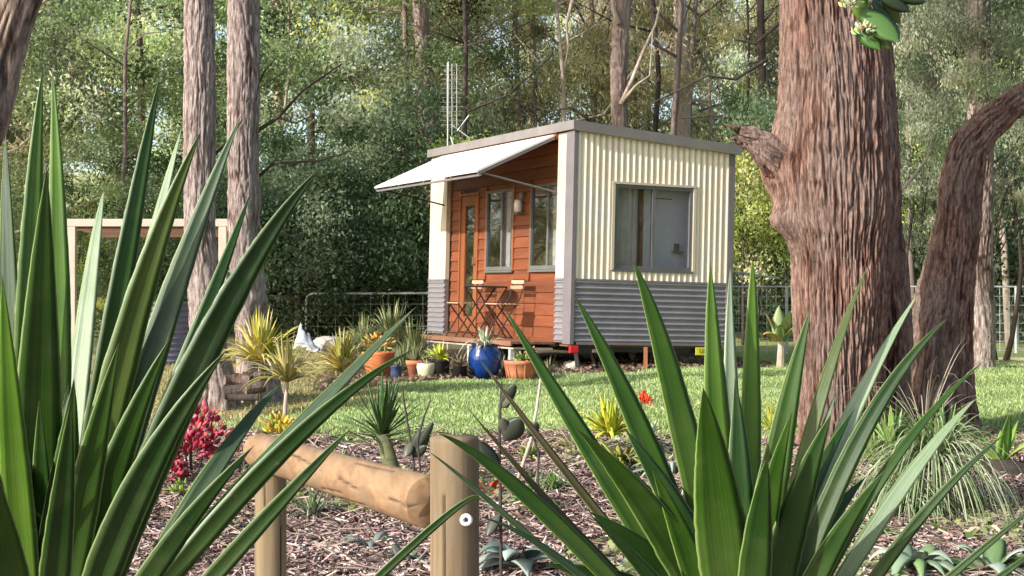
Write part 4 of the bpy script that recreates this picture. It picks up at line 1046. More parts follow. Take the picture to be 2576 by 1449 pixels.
RS = [
 ((1171, 1020), (1478, 1372), (1780, 1680), 32, 2.35, 2.45, .3, 'r'), ((1104, 1091), (1345, 1268), (1740, 1680), 52, 2.3, 2.42, .2, 'm'),
 ((1077, 1135), (1290, 1312), (1720, 1700), 20, 2.4, 2.45, .2, 'g'), ((1195, 886), (1432, 1200), (1790, 1640), 27, 2.6, 2.5, .4, 'r'),
 ((1266, 770), (1505, 1165), (1800, 1640), 68, 2.55, 2.5, .25, 'm'), ((1443, 740), (1612, 1090), (1820, 1620), 72, 2.5, 2.5, .3, 'm'),
 ((1592, 655), (1702, 1010), (1835, 1620), 82, 2.45, 2.48, .1, 'm'), ((1787, 660), (1803, 1050), (1850, 1620), 78, 2.55, 2.52, .2, 'b'),
 ((1838, 665), (1838, 1050), (1865, 1620), 52, 2.75, 2.6, .4, 'p'), ((1893, 645), (1888, 1000), (1878, 1620), 60, 2.6, 2.55, .3, 'b'),
 ((1769, 975), (1806, 1270), (1850, 1660), 150, 2.25, 2.38, 0, 'm'), ((2040, 775), (1962, 1130), (1890, 1620), 84, 2.5, 2.5, -.1, 'm'),
 ((2183, 668), (2052, 1050), (1910, 1620), 44, 2.7, 2.58, -.4, 'y'), ((2104, 985), (2030, 1230), (1925, 1620), 40, 2.65, 2.56, -.5, 'q'),
 ((2312, 735), (2112, 1120), (1935, 1620), 58, 2.75, 2.58, -.5, 'p'), ((2385, 800), (2165, 1100), (1955, 1620), 58, 2.55, 2.5, -.1, 'd'),
 ((2480, 905), (2228, 1190), (1990, 1640), 36, 2.65, 2.54, -.3, 'm'), ((2458, 1000), (2262, 1240), (2010, 1650), 50, 2.5, 2.48, -.4, 'q'),
 ((2535, 1085), (2290, 1335), (2060, 1680), 38, 2.35, 2.42, 0, 'd'), ((2640, 1245), (2420, 1425), (2100, 1700), 24, 2.3, 2.4, 0, 'd'),
 ((1930, 1150), (1905, 1370), (1880, 1680), 95, 2.25, 2.38, 0, 'd'), ((2092, 1040), (1995, 1310), (1910, 1680), 100, 2.35, 2.42, 0, 'd'),
 ((1640, 1180), (1735, 1400), (1830, 1680), 84, 2.35, 2.42, 0, 'm'), ((1480, 1290), (1650, 1470), (1800, 1680), 50, 2.3, 2.4, 0, 'd'),
 ((2230, 1180), (2080, 1400), (1950, 1680), 70, 2.3, 2.4, 0, 'd'), ((2620, 1375), (2450, 1500), (2130, 1740), 30, 2.25, 2.35, 0, 'd'),
 ((1205, 1300), (1440, 1430), (1760, 1730), 26, 2.25, 2.38, .3, 'g'),
]
p = P(1868, 1650, 2.45)
big_yucca('yucca', 'large spiky yucca filling the lower right foreground in front of the fence post', (1868, 1640), 2.45, (p.x, 2.45, 0), RS)

# generic rosette, leaves as one part unless told otherwise
def rosette(center, n, Lr, wd, elev, droop, cols, seed=0, azr=(0, 360), n_seg=6, fold=.3, wprof=None):
    g = random.Random(seed); Vs = []; Fs = []; Ts = []; Ls = []; off = 0
    for i in range(n):
        az = R(g.uniform(*azr)); el = R(g.uniform(*elev)); Lf = g.uniform(*Lr)
        h = Vector((math.cos(az), math.sin(az), 0))
        d0 = h*math.cos(el)+Vector((0, 0, math.sin(el)))
        p0 = Vector(center)+h*.01
        p2 = p0+d0*Lf+Vector((0, 0, -droop*Lf*math.cos(el)*g.uniform(.6, 1.3)))
        pm = p0+d0*Lf*.55
        side = d0.cross(Vector((0, 0, 1)))
        if side.length < .1: side = h.cross(Vector((0, 0, 1)))
        c_ = g.choice(cols); v = g.uniform(.8, 1.2)
        V, F, lu, tn = strap(p0, pm, p2, wd*g.uniform(.7, 1.2), side.normalized(), fold=fold, n=n_seg, tint=tuple(min(.9, x*v) for x in c_), prof=wprof)
        Vs.append(V); Fs.append(F+off); Ts.append(tn); Ls.append(lu); off += len(V)
    return np.concatenate(Vs), np.concatenate(Fs), np.concatenate(Ls), np.concatenate(Ts)
def ros_obj(name, parent, *a, mat=None, kind=None, **k):
    V, F, lu, tn = rosette(*a, **k)
    return mesh(name, V, F, mat or M_plant, parent, smooth=True, attrs={'tint': tn, 'luv': lu}, kind=kind)

# three yellow cordylines with stems
def cordyline(xd, yd, depth, base_xd, Lr, label, seed, n=160, cols=[(.66, .58, .1), (.74, .62, .2), (.42, .45, .08), (.7, .55, .36)]):
    b = gpt(base_xd, depth, .05); t = P(xd, yd, depth)
    root = empty('cordyline', b, label, 'plant')
    t = t-b
    MB().tube([(0, 0, 0), (t.x*.3, 0, t.z*.5), tuple(t)], [.022, .018, .016], 8).build('stem', M_stick, root, smooth=True)
    ros_obj('foliage', root, tuple(t), n, Lr, .03, (8, 88), .35, cols, seed=seed)
    return root
cordyline(655, 915, 14.4, 648, (.36, .6), 'yellow cordyline on a bare stem beside the right grey trunk', 1)
cordyline(722, 960, 13.0, 716, (.28, .48), 'smaller yellow cordyline nearest the fence rail', 2, 60, [(.45, .42, .1), (.5, .4, .2), (.36, .34, .08)])
cordyline(862, 935, 16.5, 850, (.32, .52), 'rounded yellow cordyline left of the potted plants', 3)
# yucca in the middle bed
b = gpt(1010, 10.4, .05); root = empty('yucca', b, 'small dark green yucca on a leaning stem behind the fence rail', 'plant')
t = P(962, 1105, 10.4)-b
MB().tube([(0, 0, 0), (t.x*.5, 0, t.z*.5), (t.x, 0, t.z+.03)], [.06, .055, .045], 10).build('stem', M_greenstem, root, smooth=True)
g = random.Random(5)
for i in range(46):
    V, F, lu, tn = rosette(tuple(t+Vector((0, 0, .0+.0015*i))), 1, (.28, .42), .028, (-10+i*2, 10+i*2), .12, [(.03, .085, .025), (.05, .12, .03), (.09, .17, .06)], seed=50+i, n_seg=8)
    mesh('leaf', V, F, M_yucca, root, smooth=True, attrs={'luv': lu, 'tint': tn})

# leafy bushes made of separate oval leaves
def oval(center, dirv, nrm, L_, W_, tint, cup=.25):
    d_ = Vector(dirv).normalized(); s = d_.cross(Vector(nrm)).normalized(); n_ = s.cross(d_)
    p0 = Vector(center); pm = p0+d_*L_*.5+n_*L_*.06; p2 = p0+d_*L_
    return strap(p0, pm, p2, W_, s, fold=cup, n=8, tint=tint, prof=([0, .08, .3, .55, .8, .95, 1], [.08, .4, .9, 1, .75, .3, .02]))
def leafy(center, n, r, L_, W_, cols, seed, up=.6, flat=(1, 1, 1)):
    g = random.Random(seed); Vs = []; Fs = []; Ts = []; off = 0
    for i in range(n):
        d_ = Vector((g.gauss(0, 1), g.gauss(0, 1), abs(g.gauss(0, 1))*up+.1)).normalized()
        p_ = Vector(center)+Vector((d_.x*flat[0], d_.y*flat[1], d_.z*flat[2]))*r*g.uniform(.3, 1)
        dd = (d_+Vector((g.uniform(-.6, .6), g.uniform(-.6, .6), g.uniform(-.3, .6)))).normalized()
        V, F, lu, tn = oval(p_, dd, Vector((g.uniform(-.5, .5), -.8, g.uniform(.2, 1))), L_*g.uniform(.7, 1.3), W_*g.uniform(.7, 1.3), tuple(x*g.uniform(.75, 1.25) for x in g.choice(cols)))
        Vs.append(V); Fs.append(F+off); Ts.append(tn); off += len(V)
    return np.concatenate(Vs), np.concatenate(Fs), np.concatenate(Ts)
def leafy_plant(name, xd, depth, n, r, L_, W_, cols, seed, label, up=.6, lift=0, cat='plant', flat=(1, 1, 1), stems=5):
    b = gpt(xd, depth, .0); root = empty(name, b, label, cat)
    V, F, T_ = leafy((0, 0, lift), n, r, L_, W_, cols, seed, up, flat)
    mesh('foliage', V, F, M_plant, root, smooth=True, attrs={'tint': T_})
    m = MB(); g = random.Random(seed)
    for i in range(stems):
        a = Vector((g.uniform(-r, r)*.6*flat[0], g.uniform(-r, r)*.4, lift+r*g.uniform(.2, .7)*flat[2])); m.tube([(a.x*.15, a.y*.15, -.05), (a.x*.5, a.y*.5, a.z*.5), tuple(a)], [.008, .006, .003], 5)
    m.build('stem', M_darkstem, root)
    return root
RED = [(.5, .03, .07), (.62, .07, .12), (.35, .02, .05), (.6, .16, .2), (.28, .03, .04)]
leafy_plant('red_shrub', 482, 10.9, 300, .31, .06, .038, RED, 61, 'low bush of crimson red leaves behind the left yucca', up=1.2, lift=.1, flat=(1.05, .8, 1.15))
leafy_plant('red_shrub', 425, 10.6, 80, .14, .055, .035, RED, 62, 'smaller clump of crimson leaves left of the crimson bush', up=1.0, lift=.05)
leafy_plant('green_seedling', 462, 10.3, 40, .09, .06, .02, [(.3, .42, .08), (.22, .34, .06)], 63, 'small light green plant at the foot of the crimson bush')
leafy_plant('yellow_shrub', 712, 12.6, 90, .16, .07, .035, [(.65, .55, .06), (.6, .42, .06), (.35, .4, .06)], 64, 'yellow leaved plant under the smallest cordyline', up=1.0)

# bromeliads and other bed plants
def brom(xd, depth, n, Lr, wd, elev, droop, cols, seed, label, name='bromeliad', lift=0, separate=False, sink=0):
    b = gpt(xd, depth, sink); root = empty(name, b, label, 'plant')
    if separate:
        for i in range(n):
            V, F, lu, tn = rosette((0, 0, lift), 1, Lr, wd, elev, droop, cols, seed=seed*100+i, n_seg=10)
            mesh('leaf', V, F, M_plant, root, smooth=True, attrs={'luv': lu, 'tint': tn})
    else: ros_obj('foliage', root, (0, 0, lift), n, Lr, wd, elev, droop, cols, seed=seed)
    return root
YB = [(.55, .58, .05), (.65, .6, .08), (.42, .5, .05)]
GB = [(.12, .24, .05), (.18, .3, .07), (.08, .18, .04)]
SB = [(.3, .37, .32), (.4, .46, .4), (.22, .3, .25)]
brom(1535, 11.6, 80, (.18, .36), .042, (15, 85), .4, YB, 71, 'bright yellow bromeliad with an orange tip in the bed before the lawn', lift=.14)
brom(1560, 11.3, 44, (.16, .32), .045, (10, 60), .5, [(.3, .32, .06), (.2, .17, .07)], 72, 'dull yellow bromeliad just below the bright yellow one', lift=.02)
rf = brom(1622, 11.7, 18, (.2, .34), .045, (10, 70), .45, SB, 73, 'silver leaved bromeliad with a scarlet flower spike')
V, F, T_ = leafy((0, 0, .36), 34, .05, .05, .018, [(.75, .06, .02), (.8, .14, .03)], 74, up=2, flat=(1, .8, 1.6)); mesh('flower_spike', V, F, M_plant, rf, smooth=True, attrs={'tint': T_})
MB().tube([(0, 0, 0), (-.02, 0, .3), (-.03, 0, .4)], [.012, .009, .008], 6).build('stem', M_greenstem, rf)
brom(1690, 11.0, 24, (.2, .38), .065, (10, 60), .5, SB, 75, 'silvery broad leaved bromeliad right of the scarlet flower')
brom(1450, 11.8, 40, (.16, .34), .03, (10, 60), .5, [(.5, .45, .2), (.4, .34, .2), (.55, .5, .3)], 76, 'dry straw coloured bromeliad left of the bright yellow one')
brom(1940, 13.0, 40, (.16, .32), .03, (10, 85), .4, [(.35, .45, .08), (.5, .5, .12)], 77, 'yellow green grassy plant on the lawn edge left of the big trunk')
brom(1330, 11.6, 24, (.1, .22), .03, (10, 80), .4, [(.3, .4, .08), (.4, .44, .12)], 78, 'small green plant at the lawn edge right of the fence post')
brom(1232, 10.2, 22, (.12, .26), .035, (5, 50), .4, [(.6, .1, .05), (.55, .2, .1), (.4, .3, .12)], 79, 'red leaved bromeliad on the mulch right of the fence post')
brom(1335, 9.8, 30, (.12, .28), .02, (15, 80), .4, GB, 80, 'narrow leaved green seedling on the mulch right of the post')
brom(935, 8.9, 14, (.14, .26), .045, (0, 35), .5, [(.05, .09, .04), (.25, .3, .25)], 81, 'dark flat leaved plant on the mulch under the rail')
brom(1015, 8.5, 8, (.14, .22), .06, (0, 50), .6, [(.04, .07, .035), (.12, .13, .1)], 82, 'dark glossy leaf plant by the foot of the near post', separate=True)
brom(785, 9.8, 40, (.14, .3), .018, (10, 80), .7, [(.28, .32, .18), (.4, .4, .28), (.12, .2, .07)], 83, 'greyish grassy tuft below the rail next to the far post')
brom(480, 9.6, 30, (.1, .2), .018, (10, 80), .5, [(.34, .38, .16), (.28, .34, .1)], 84, 'small grassy tuft on the mulch right of the left yucca')
brom(1300, 8.3, 14, (.2, .34), .12, (5, 45), .5, SB+[(.12, .17, .15)], 85, 'blue grey broad leaved plant at the bottom beside the near post', separate=True, lift=.05)
brom(2300, 8.35, 18, (.2, .34), .11, (10, 55), .6, [(.36, .44, .33), (.28, .38, .24), (.2, .3, .12)], 86, 'pale broad leaved plant at the bottom right, nearer the yucca', separate=True)
brom(2490, 8.3, 18, (.22, .36), .12, (10, 55), .6, [(.36, .44, .36), (.3, .4, .28), (.16, .26, .1)], 87, 'pale broad leaved plant in the bottom right corner', separate=True)
brom(2200, 9.0, 40, (.12, .26), .02, (5, 70), .6, [(.2, .3, .1), (.3, .38, .18)], 88, 'low grassy plant between the right yucca and the grass clump')
brom(2560, 9.4, 20, (.15, .3), .02, (5, 60), .6, [(.3, .3, .18), (.2, .26, .1)], 89, 'sparse twiggy plant on the mulch at the right edge')
for i, (xd, dp, nn_, Lr_, w_, cols_, lb_) in enumerate([
 (1400, 10.4, 26, (.1, .26), .014, GB, 'thin grassy seedling on the mulch left of the straw coloured bromeliad'),
 (1600, 9.6, 30, (.1, .24), .02, [(.35, .3, .2), (.25, .26, .12)], 'dry tuft between the leaves of the right yucca'),
 (2120, 10.5, 40, (.12, .3), .016, [(.3, .34, .16), (.42, .4, .26)], 'dry grassy tuft at the foot of the massive trunk'),
 (2200, 11.3, 50, (.15, .4), .02, [(.3, .42, .1), (.2, .3, .07)], 'green tuft against the right foot of the massive trunk'),
 (850, 11.2, 40, (.1, .24), .014, [(.2, .28, .1), (.3, .34, .16)], 'grassy tuft on the lawn edge above the middle of the rail'),
 (560, 9.3, 34, (.1, .22), .016, [(.4, .38, .22), (.3, .32, .14)], 'dry tuft left of the far fence post'),
 (2440, 9.9, 40, (.12, .3), .016, [(.24, .3, .14), (.36, .36, .2)], 'scrappy tuft right of the arching grass clump'),
 (1080, 9.4, 20, (.08, .2), .014, [(.3, .3, .16), (.2, .24, .1)], 'little dry tuft just left of the near post')]):
    brom(xd, dp, nn_*2, Lr_, w_, (10, 80), .6, cols_, 140+i, lb_, name='grass_tuft')
# big spider grass clump
gc = empty('grass_clump', gpt(2345, 9.9), 'large arching clump of thin pale green leaves in front of the leaning trunk', 'plant')
SG = [(.26, .34, .16), (.36, .42, .24), (.14, .22, .07), (.45, .48, .32)]
ros_obj('foliage', gc, (0, 0, .36), 420, (.3, .68), .014, (-5, 70), 1.0, SG, seed=91, n_seg=9)
ros_obj('foliage', gc, (-.18, -.1, .12), 260, (.25, .55), .014, (0, 60), .9, SG, seed=92, n_seg=9)
ros_obj('foliage', gc, (-.22, .1, .5), 26, (.16, .3), .035, (40, 88), .1, [(.2, .36, .06), (.3, .44, .12)], seed=93)
ros_obj('foliage', gc, (.1, .1, .52), 22, (.16, .3), .035, (40, 88), .1, [(.2, .36, .06), (.12, .24, .06)], seed=94)
ros_obj('foliage', gc, (.0, .2, .55), 30, (.5, .95), .007, (15, 75), .5, [(.5, .46, .36), (.42, .38, .28)], seed=95, n_seg=10)
# strap fern on stump at right
st = empty('strap_fern', gpt(2515, 11.2), 'glossy green strap leaved fern on a dark mound at the right edge', 'plant')
MB().lathe([(.3, -.1), (.28, .08), (.2, .16), (.08, .2), (0, .2)], (0, 0, 0), 16).build('mound', M_soil, st, smooth=True)
for i in range(11):
    az = (20+i*33) % 360
    V, F, lu, tn = rosette((0, 0, .17), 1, (.22, .4), .08, (35, 80), .3, [(.2, .36, .05), (.12, .26, .04), (.3, .44, .1)], seed=950+i, azr=(az, az+10), n_seg=10, fold=.2)
    mesh('frond', V, F, M_plant, st, smooth=True, attrs={'tint': tn, 'luv': lu})
# fern/ banana like plant left of the big trunk
bp = empty('banana_plant', gpt(1962, 21), 'pale green broad leaved plant in front of the fence left of the big trunk', 'plant')
for i in range(8):
    V, F, lu, tn = rosette((0, 0, .45), 1, (.3, .55), .16, (25, 85), .4, [(.45, .55, .25), (.3, .45, .15), (.5, .4, .15)], seed=970+i, n_seg=10)
    mesh('leaf', V, F, M_plant, bp, smooth=True, attrs={'tint': tn, 'luv': lu})
MB().tube([(0, 0, -.05), (.02, 0, .5)], [.06, .04], 8).build('stem', M_stick, bp)

# tall bare stems with big drooping leaves behind the fence
def stemmy(xd0, depth, pts, leaves, label, tint=[(.06, .075, .05), (.12, .12, .09)], sr=.007):
    b = gpt(xd0, depth); root = empty('leafy_stem', b, label, 'plant')
    MB().tube([Vector((0, 0, -.05))]+[P(x, y, depth)-b for x, y in pts], [sr*1.4]+[sr]*(len(pts)-1)+[sr*.5], 7).build('stem', M_darkstem, root)
    for i, (x, y, x2, y2, wd) in enumerate(leaves):
        a = P(x, y, depth)-b; e = P(x2, y2, depth-.05)-b
        V, F, lu, tn = oval(a, e-a, (.3*(-1)**i, -1, .3), (e-a).length, wd/4065*depth, tint[i % len(tint)], .3)
        mesh('leaf', V, F, M_plant, root, smooth=True, attrs={'tint': tn, 'luv': lu})
stemmy(1262, 7.0, [(1260, 1290), (1256, 1120), (1258, 1040), (1262, 960)], [(1262, 1020, 1296, 965, 34), (1262, 1025, 1285, 1000, 26), (1270, 1110, 1310, 1050, 60), (1276, 1095, 1262, 1050, 30), (1258, 1180, 1205, 1110, 38), (1258, 1290, 1225, 1350, 30)],
       'tall thin dark stem with large drooping leaves right of the near post')
stemmy(1045, 10.2, [(1040, 1150), (1028, 1080), (1018, 1020), (1012, 970)], [(1040, 1140, 1075, 1075, 44), (1035, 1110, 1020, 1150, 30), (1040, 1150, 1072, 1120, 26)],
       'dark stems with a folded grey leaf between the small yucca and the near post')
stemmy(1060, 10.1, [(1056, 1170), (1050, 1110), (1066, 1050), (1082, 1010)], [(1056, 1120, 1090, 1060, 20)], 'slender dark twig leaning right beside the folded grey leaf')
stemmy(1350, 9.5, [(1355, 1140), (1340, 1095), (1320, 1080)], [(1330, 1100, 1352, 1060, 30)], 'short dark stem with one purple grey leaf on the lawn edge')

# sticks
def stick(pts, depth, r_, label, flat=True):
    m = MB().tube([(G(x, y, r_*1.2) if flat else P(x, y, d_)) for (x, y, d_) in pts], list(np.linspace(r_, r_*.6, len(pts))), 7)
    return tag(m.build('fallen_stick', M_stick, smooth=True), label, 'stick')
stick([(1300, 1215, 9.6), (1335, 1110, 9.6), (1350, 1030, 9.7), (1362, 940, 9.8)], 10, .013, 'long pale stick standing up from the bed in front of the lawn', False)
stick([(795, 1372, 7.9), (850, 1410, 7.7), (905, 1445, 7.5)], 8, .014, 'pale stick lying on the mulch between the two posts')
stick([(1020, 1400, 8.2), (1050, 1425, 8.0), (1100, 1470, 7.8)], 8, .018, 'thick pale stick lying at the foot of the near post')
stick([(1350, 1165, 10.9), (1400, 1150, 10.9), (1452, 1118, 10.8)], 10, .012, 'pale stick on the mulch beside the dry bromeliad')
stick([(1240, 1200, 10.0), (1300, 1165, 10.2), (1390, 1155, 10.4)], 10, .01, 'thin pale stick lying behind the near post')
stick([(2480, 1240, 9.0), (2530, 1215, 9.1), (2600, 1200, 9.2)], 9, .012, 'brown stick on the mulch at the right edge')
stick([(690, 1345, 8.2), (730, 1372, 8.0), (745, 1405, 7.9)], 8, .006, 'crooked thin twig crossing the far post foot')
stick([(2205, 1195, 9.5), (2260, 1190, 9.5), (2310, 1178, 9.5)], 9, .008, 'dark thin stick under the grass clump')
# stepping stone + low timber
tag(MB().box(-.12, .12, -.08, .08, -.02, .03).build('stepping_stone', M_stone, bevel=.02), 'pale flat stone on the mulch between the yucca leaves', 'stone').location = G(1570, 1400)
# logs at the foot of the left trunks
for i, (x, y, dd, r_, l_, a) in enumerate([(592, 985, 14.2, .06, .2, .3), (610, 955, 14.3, .05, .18, -.5), (640, 975, 14.1, .055, .22, .8), (612, 1000, 14.0, .03, .26, 0), (580, 955, 14.4, .045, .2, 1.0), (640, 945, 14.4, .04, .2, .1)]):
    c = P(x, y, dd); dv = Vector((math.cos(a), .5*math.sin(a), .15*math.sin(a*3)))
    o = MB().tube([(-dv*l_/2), (dv*l_/2)], r_, 12).build('log', M_bark_dark if i % 3 == 0 else M_bark_red, smooth=False)
    o.location = c; tag(o, ['short round log showing its cut end at the foot of the grey trunks', 'upper reddish log of the pile against the right grey trunk', 'log at the right side of the pile by the cordyline stem', 'thin pale log at the bottom of the pile', 'log at the left side of the pile against the left grey trunk', 'thin topmost log of the pile by the right grey trunk'][i], 'log', 'logs piled at the foot of the grey trunks')

# ------------------------------------------------------------ pots
def zpot(xd, depth):
    b = gpt(xd, depth, .0); return b
def pot(name, xd, depth, prof, mat, label, ribs=False, soil=None):
    b = zpot(xd, depth); root = empty(name, b, label, 'pot', 'pots in front of the cabin')
    MB().lathe(prof, (0, 0, 0), 28).build('body', mat, root, smooth=True)
    sr, sz = soil
    MB().lathe([(sr, sz), (0, sz+.01)], (0, 0, 0), 20).build('soil', M_soil, root)
    return root, b
root, b = pot('blue_pot', 1220, 18.4, [(0, 0), (.12, 0), (.17, .1), (.195, .2), (.185, .29), (.14, .355), (.15, .375), (.165, .385), (.15, .385), (.13, .35), (.0, .34)], M_blue, 'large glossy cobalt blue glazed pot holding a pale spiky plant', soil=(.13, .35))
pp = empty('agave', b, 'pale variegated spiky plant growing in the large blue pot', 'plant')
ros_obj('foliage', pp, (0, 0, .36), 22, (.22, .38), .045, (5, 80), .55, [(.55, .62, .42), (.66, .68, .5), (.35, .46, .25)], seed=101, n_seg=8)
ros_obj('foliage', pp, (-.05, -.02, .36), 12, (.16, .26), .03, (0, 40), .8, [(.5, .3, .24), (.55, .45, .35)], seed=102)
root, b = pot('terracotta_planter', 1309, 18.3, [(0, 0), (.13, 0), (.155, .08), (.175, .17), (.185, .175), (.185, .215), (.165, .215), (.16, .19), (0, .18)], M_terra, 'wide orange terracotta planter right of the large blue pot', soil=(.16, .19))
m = MB()
for k in range(10):
    a = k*math.pi/5; m.tube([(.15*math.cos(a), .15*math.sin(a), .02), (.178*math.cos(a), .178*math.sin(a), .17)], .006, 5)
m.build('rib', M_terra, root)
pp = empty('potted_succulent', b, 'bright green fleshy plant in the wide terracotta planter', 'plant')
ros_obj('foliage', pp, (.02, 0, .19), 40, (.1, .2), .04, (10, 80), .4, [(.35, .5, .12), (.28, .45, .1), (.5, .6, .25)], seed=103)
V, F, T_ = leafy((.12, 0, .3), 10, .08, .05, .03, [(.7, .3, .2), (.75, .42, .32)], 104); mesh('flower', V, F, M_plant, pp, attrs={'tint': T_}, smooth=True)
root, b = pot('terracotta_pot', 1046, 18.5, [(0, 0), (.07, 0), (.1, .17), (.115, .175), (.115, .22), (.1, .22), (.09, .2), (0, .19)], M_terra, 'orange terracotta pot left of the cream pot', soil=(.095, .2))
pp = empty('potted_grass', b, 'thin leaved plant in the orange pot left of the cream pot', 'plant')
ros_obj('foliage', pp, (0, 0, .2), 40, (.12, .28), .018, (30, 88), .3, [(.2, .24, .1), (.3, .3, .15)], seed=105)
root, b = pot('cream_pot', 1071, 18.1, [(0, 0), (.055, 0), (.085, .05), (.1, .12), (.098, .17), (.09, .175), (.08, .15), (0, .14)], M_creampot, 'rounded cream glazed pot in front of the yellow bromeliad', soil=(.085, .155))
pp = empty('potted_succulent', b, 'small rosy succulent spilling over the cream pot', 'plant')
ros_obj('foliage', pp, (0, 0, .15), 34, (.05, .11), .02, (0, 80), .4, [(.45, .4, .25), (.5, .3, .25)], seed=106)
root, b = pot('dark_pot', 1108, 18.6, [(0, 0), (.09, 0), (.11, .2), (.12, .21), (.1, .21), (0, .19)], M_darkpot, 'black pot holding the bright yellow bromeliad', soil=(.1, .195))
pp = empty('bromeliad', b, 'bright yellow bromeliad in a dark pot between the cream and blue pots', 'plant')
ros_obj('foliage', pp, (0, 0, .22), 46, (.14, .28), .035, (5, 80), .4, [(.62, .62, .06), (.7, .66, .12), (.42, .5, .05)], seed=107)
root, b = pot('dark_pot', 1158, 18.3, [(0, 0), (.07, 0), (.085, .15), (.095, .155), (.08, .155), (0, .14)], M_darkpot, 'small black pot against the left side of the large blue pot', soil=(.08, .145))
pp = empty('bromeliad', b, 'dark maroon leaved plant in the small black pot beside the large blue pot', 'plant')
ros_obj('foliage', pp, (0, 0, .15), 34, (.08, .2), .025, (0, 80), .5, [(.1, .05, .04), (.3, .2, .12), (.2, .22, .08)], seed=108)
root, b = pot('small_blue_pot', 997, 18.2, [(0, 0), (.05, 0), (.065, .09), (.06, .16), (.075, .17), (.06, .17), (0, .15)], M_blue2, 'small dusky blue pot at the left end of the pots', soil=(.062, .155))
pp = empty('potted_grass', b, 'wispy plant in the small dusky blue pot', 'plant')
ros_obj('foliage', pp, (0, 0, .15), 24, (.06, .16), .012, (20, 88), .3, [(.2, .24, .12)], seed=109)
root, b = pot('clay_urn', 952, 18.9, [(0, 0), (.09, 0), (.15, .08), (.18, .18), (.19, .27), (.2, .3), (.17, .3), (.165, .27), (0, .25)], M_orange, 'large orange clay urn half hidden by yucca leaves left of the other pots', soil=(.165, .26))
pp = empty('flowering_plant', b, 'orange flowering plant in the large clay urn', 'plant')
V, F, T_ = leafy((0, 0, .34), 70, .18, .07, .03, [(.7, .25, .06), (.4, .3, .08), (.2, .22, .08), (.75, .42, .08)], 110, up=.9); mesh('foliage', V, F, M_plant, pp, attrs={'tint': T_}, smooth=True)
# strappy plants against cabin's left corner and by the gate
def garden_strap(xd, depth, n_, Lr, wd, cols, seed, label, lift=.0):
    return brom(xd, depth, n_, Lr, wd, (10, 85), .55, cols, seed, label, name='strappy_plant', lift=lift)
GS = [(.3, .36, .14), (.42, .46, .22), (.18, .24, .08), (.5, .5, .28)]
garden_strap(1040, 21.6, 260, (.3, .75), .03, GS, 121, 'pale strappy plant at the left corner of the cabin')
garden_strap(985, 23, 240, (.4, .85), .03, GS, 122, 'pale strappy plant left of the cabin behind the clay urn', lift=.15)
garden_strap(1015, 19.6, 200, (.2, .5), .022, [(.2, .26, .1), (.32, .34, .18)], 123, 'green grassy plant between the clay urn and the cabin deck')
garden_strap(915, 24.5, 170, (.3, .7), .03, GS, 124, 'strappy plant below the pipe gate', lift=.1)
garden_strap(1150, 18.9, 130, (.12, .3), .02, [(.35, .3, .2), (.25, .28, .12)], 125, 'low plant under the edge of the deck behind the yellow bromeliad')
garden_strap(1380, 18.9, 60, (.12, .3), .012, [(.45, .38, .25), (.3, .3, .16)], 126, 'wispy plant under the near corner of the cabin')
for i, (xd, dp, r_) in enumerate([(830, 26, .26), (880, 26.5, .22), (800, 26.2, .16), (1180, 19.0, .1), (1440, 20.6, .1)]):
    bm_V = []
    g = np.random.default_rng(40+i)
    th, ph = np.meshgrid(np.linspace(0, 2*math.pi, 17)[:-1], np.linspace(.01, math.pi-.01, 10))
    rr = r_*(1+.18*np.sin(3*th+i)*np.sin(2*ph)+.1*g.normal(0, .4, th.shape))
    V = np.stack([rr*np.cos(th)*np.sin(ph)*1.2, rr*np.sin(th)*np.sin(ph), rr*np.cos(ph)*.7], -1).reshape(-1, 3)
    idx = np.arange(160).reshape(10, 16); F = np.stack([idx[:-1].ravel(), idx[1:].ravel(), np.roll(idx, -1, 1)[1:].ravel(), np.roll(idx, -1, 1)[:-1].ravel()], 1)
    o = mesh('rock', V, F, M_stone, smooth=True); o.location = gpt(xd, dp, -r_*.35)
    tag(o, ['largest pale rock behind the gate', 'pale rock right of the largest one behind the gate', 'small pale rock left of the largest one behind the gate', 'grey stone under the deck behind the pots', 'grey stone under the near corner of the cabin'][i], 'rock')
garden_strap(1265, 18.8, 90, (.12, .3), .022, [(.45, .42, .3), (.28, .26, .16), (.4, .25, .2)], 127, 'reddish straggly plant between the blue pot and the terracotta planter')
garden_strap(1185, 18.75, 70, (.12, .28), .02, [(.3, .34, .16), (.2, .16, .1)], 128, 'mixed leafy plant behind the left shoulder of the blue pot')
garden_strap(960, 21.5, 160, (.25, .6), .03, GS, 129, 'pale strappy plant behind the orange clay urn')
# rumpled white sheet
x_, y_ = np.meshgrid(np.linspace(-.2, .2, 16), np.linspace(-.12, .12, 12))
zz = (.3*np.exp(-(((x_+.09)/.09)**2+(y_/.1)**2))+.14*np.exp(-(((x_-.07)/.1)**2+(y_/.09)**2)))*(1+.3*np.sin(x_*45)*np.cos(y_*60))+.02+.02*np.sin(x_*30+1)
idx = np.arange(16*12).reshape(12, 16); F = np.stack([idx[:-1, :-1].ravel(), idx[:-1, 1:].ravel(), idx[1:, 1:].ravel(), idx[1:, :-1].ravel()], 1)
o = mesh('white_sheet', np.stack([x_.ravel(), y_.ravel(), zz.ravel()], 1), F, M_sheet, smooth=True); o.location = gpt(772, 25.5, 0); o.scale = (1, 1, 1.3)
sd = o.modifiers.new('solid', 'SOLIDIFY'); sd.thickness = .01
tag(o, 'rumpled white plastic sheet on the ground by the timber gate post', 'sheet')

# ------------------------------------------------------------ fences
def fpost(xd, ytop, depth, r_, name, label):
    a = gpt(xd, depth, .3); t = P(xd, ytop, depth)
    return a, t
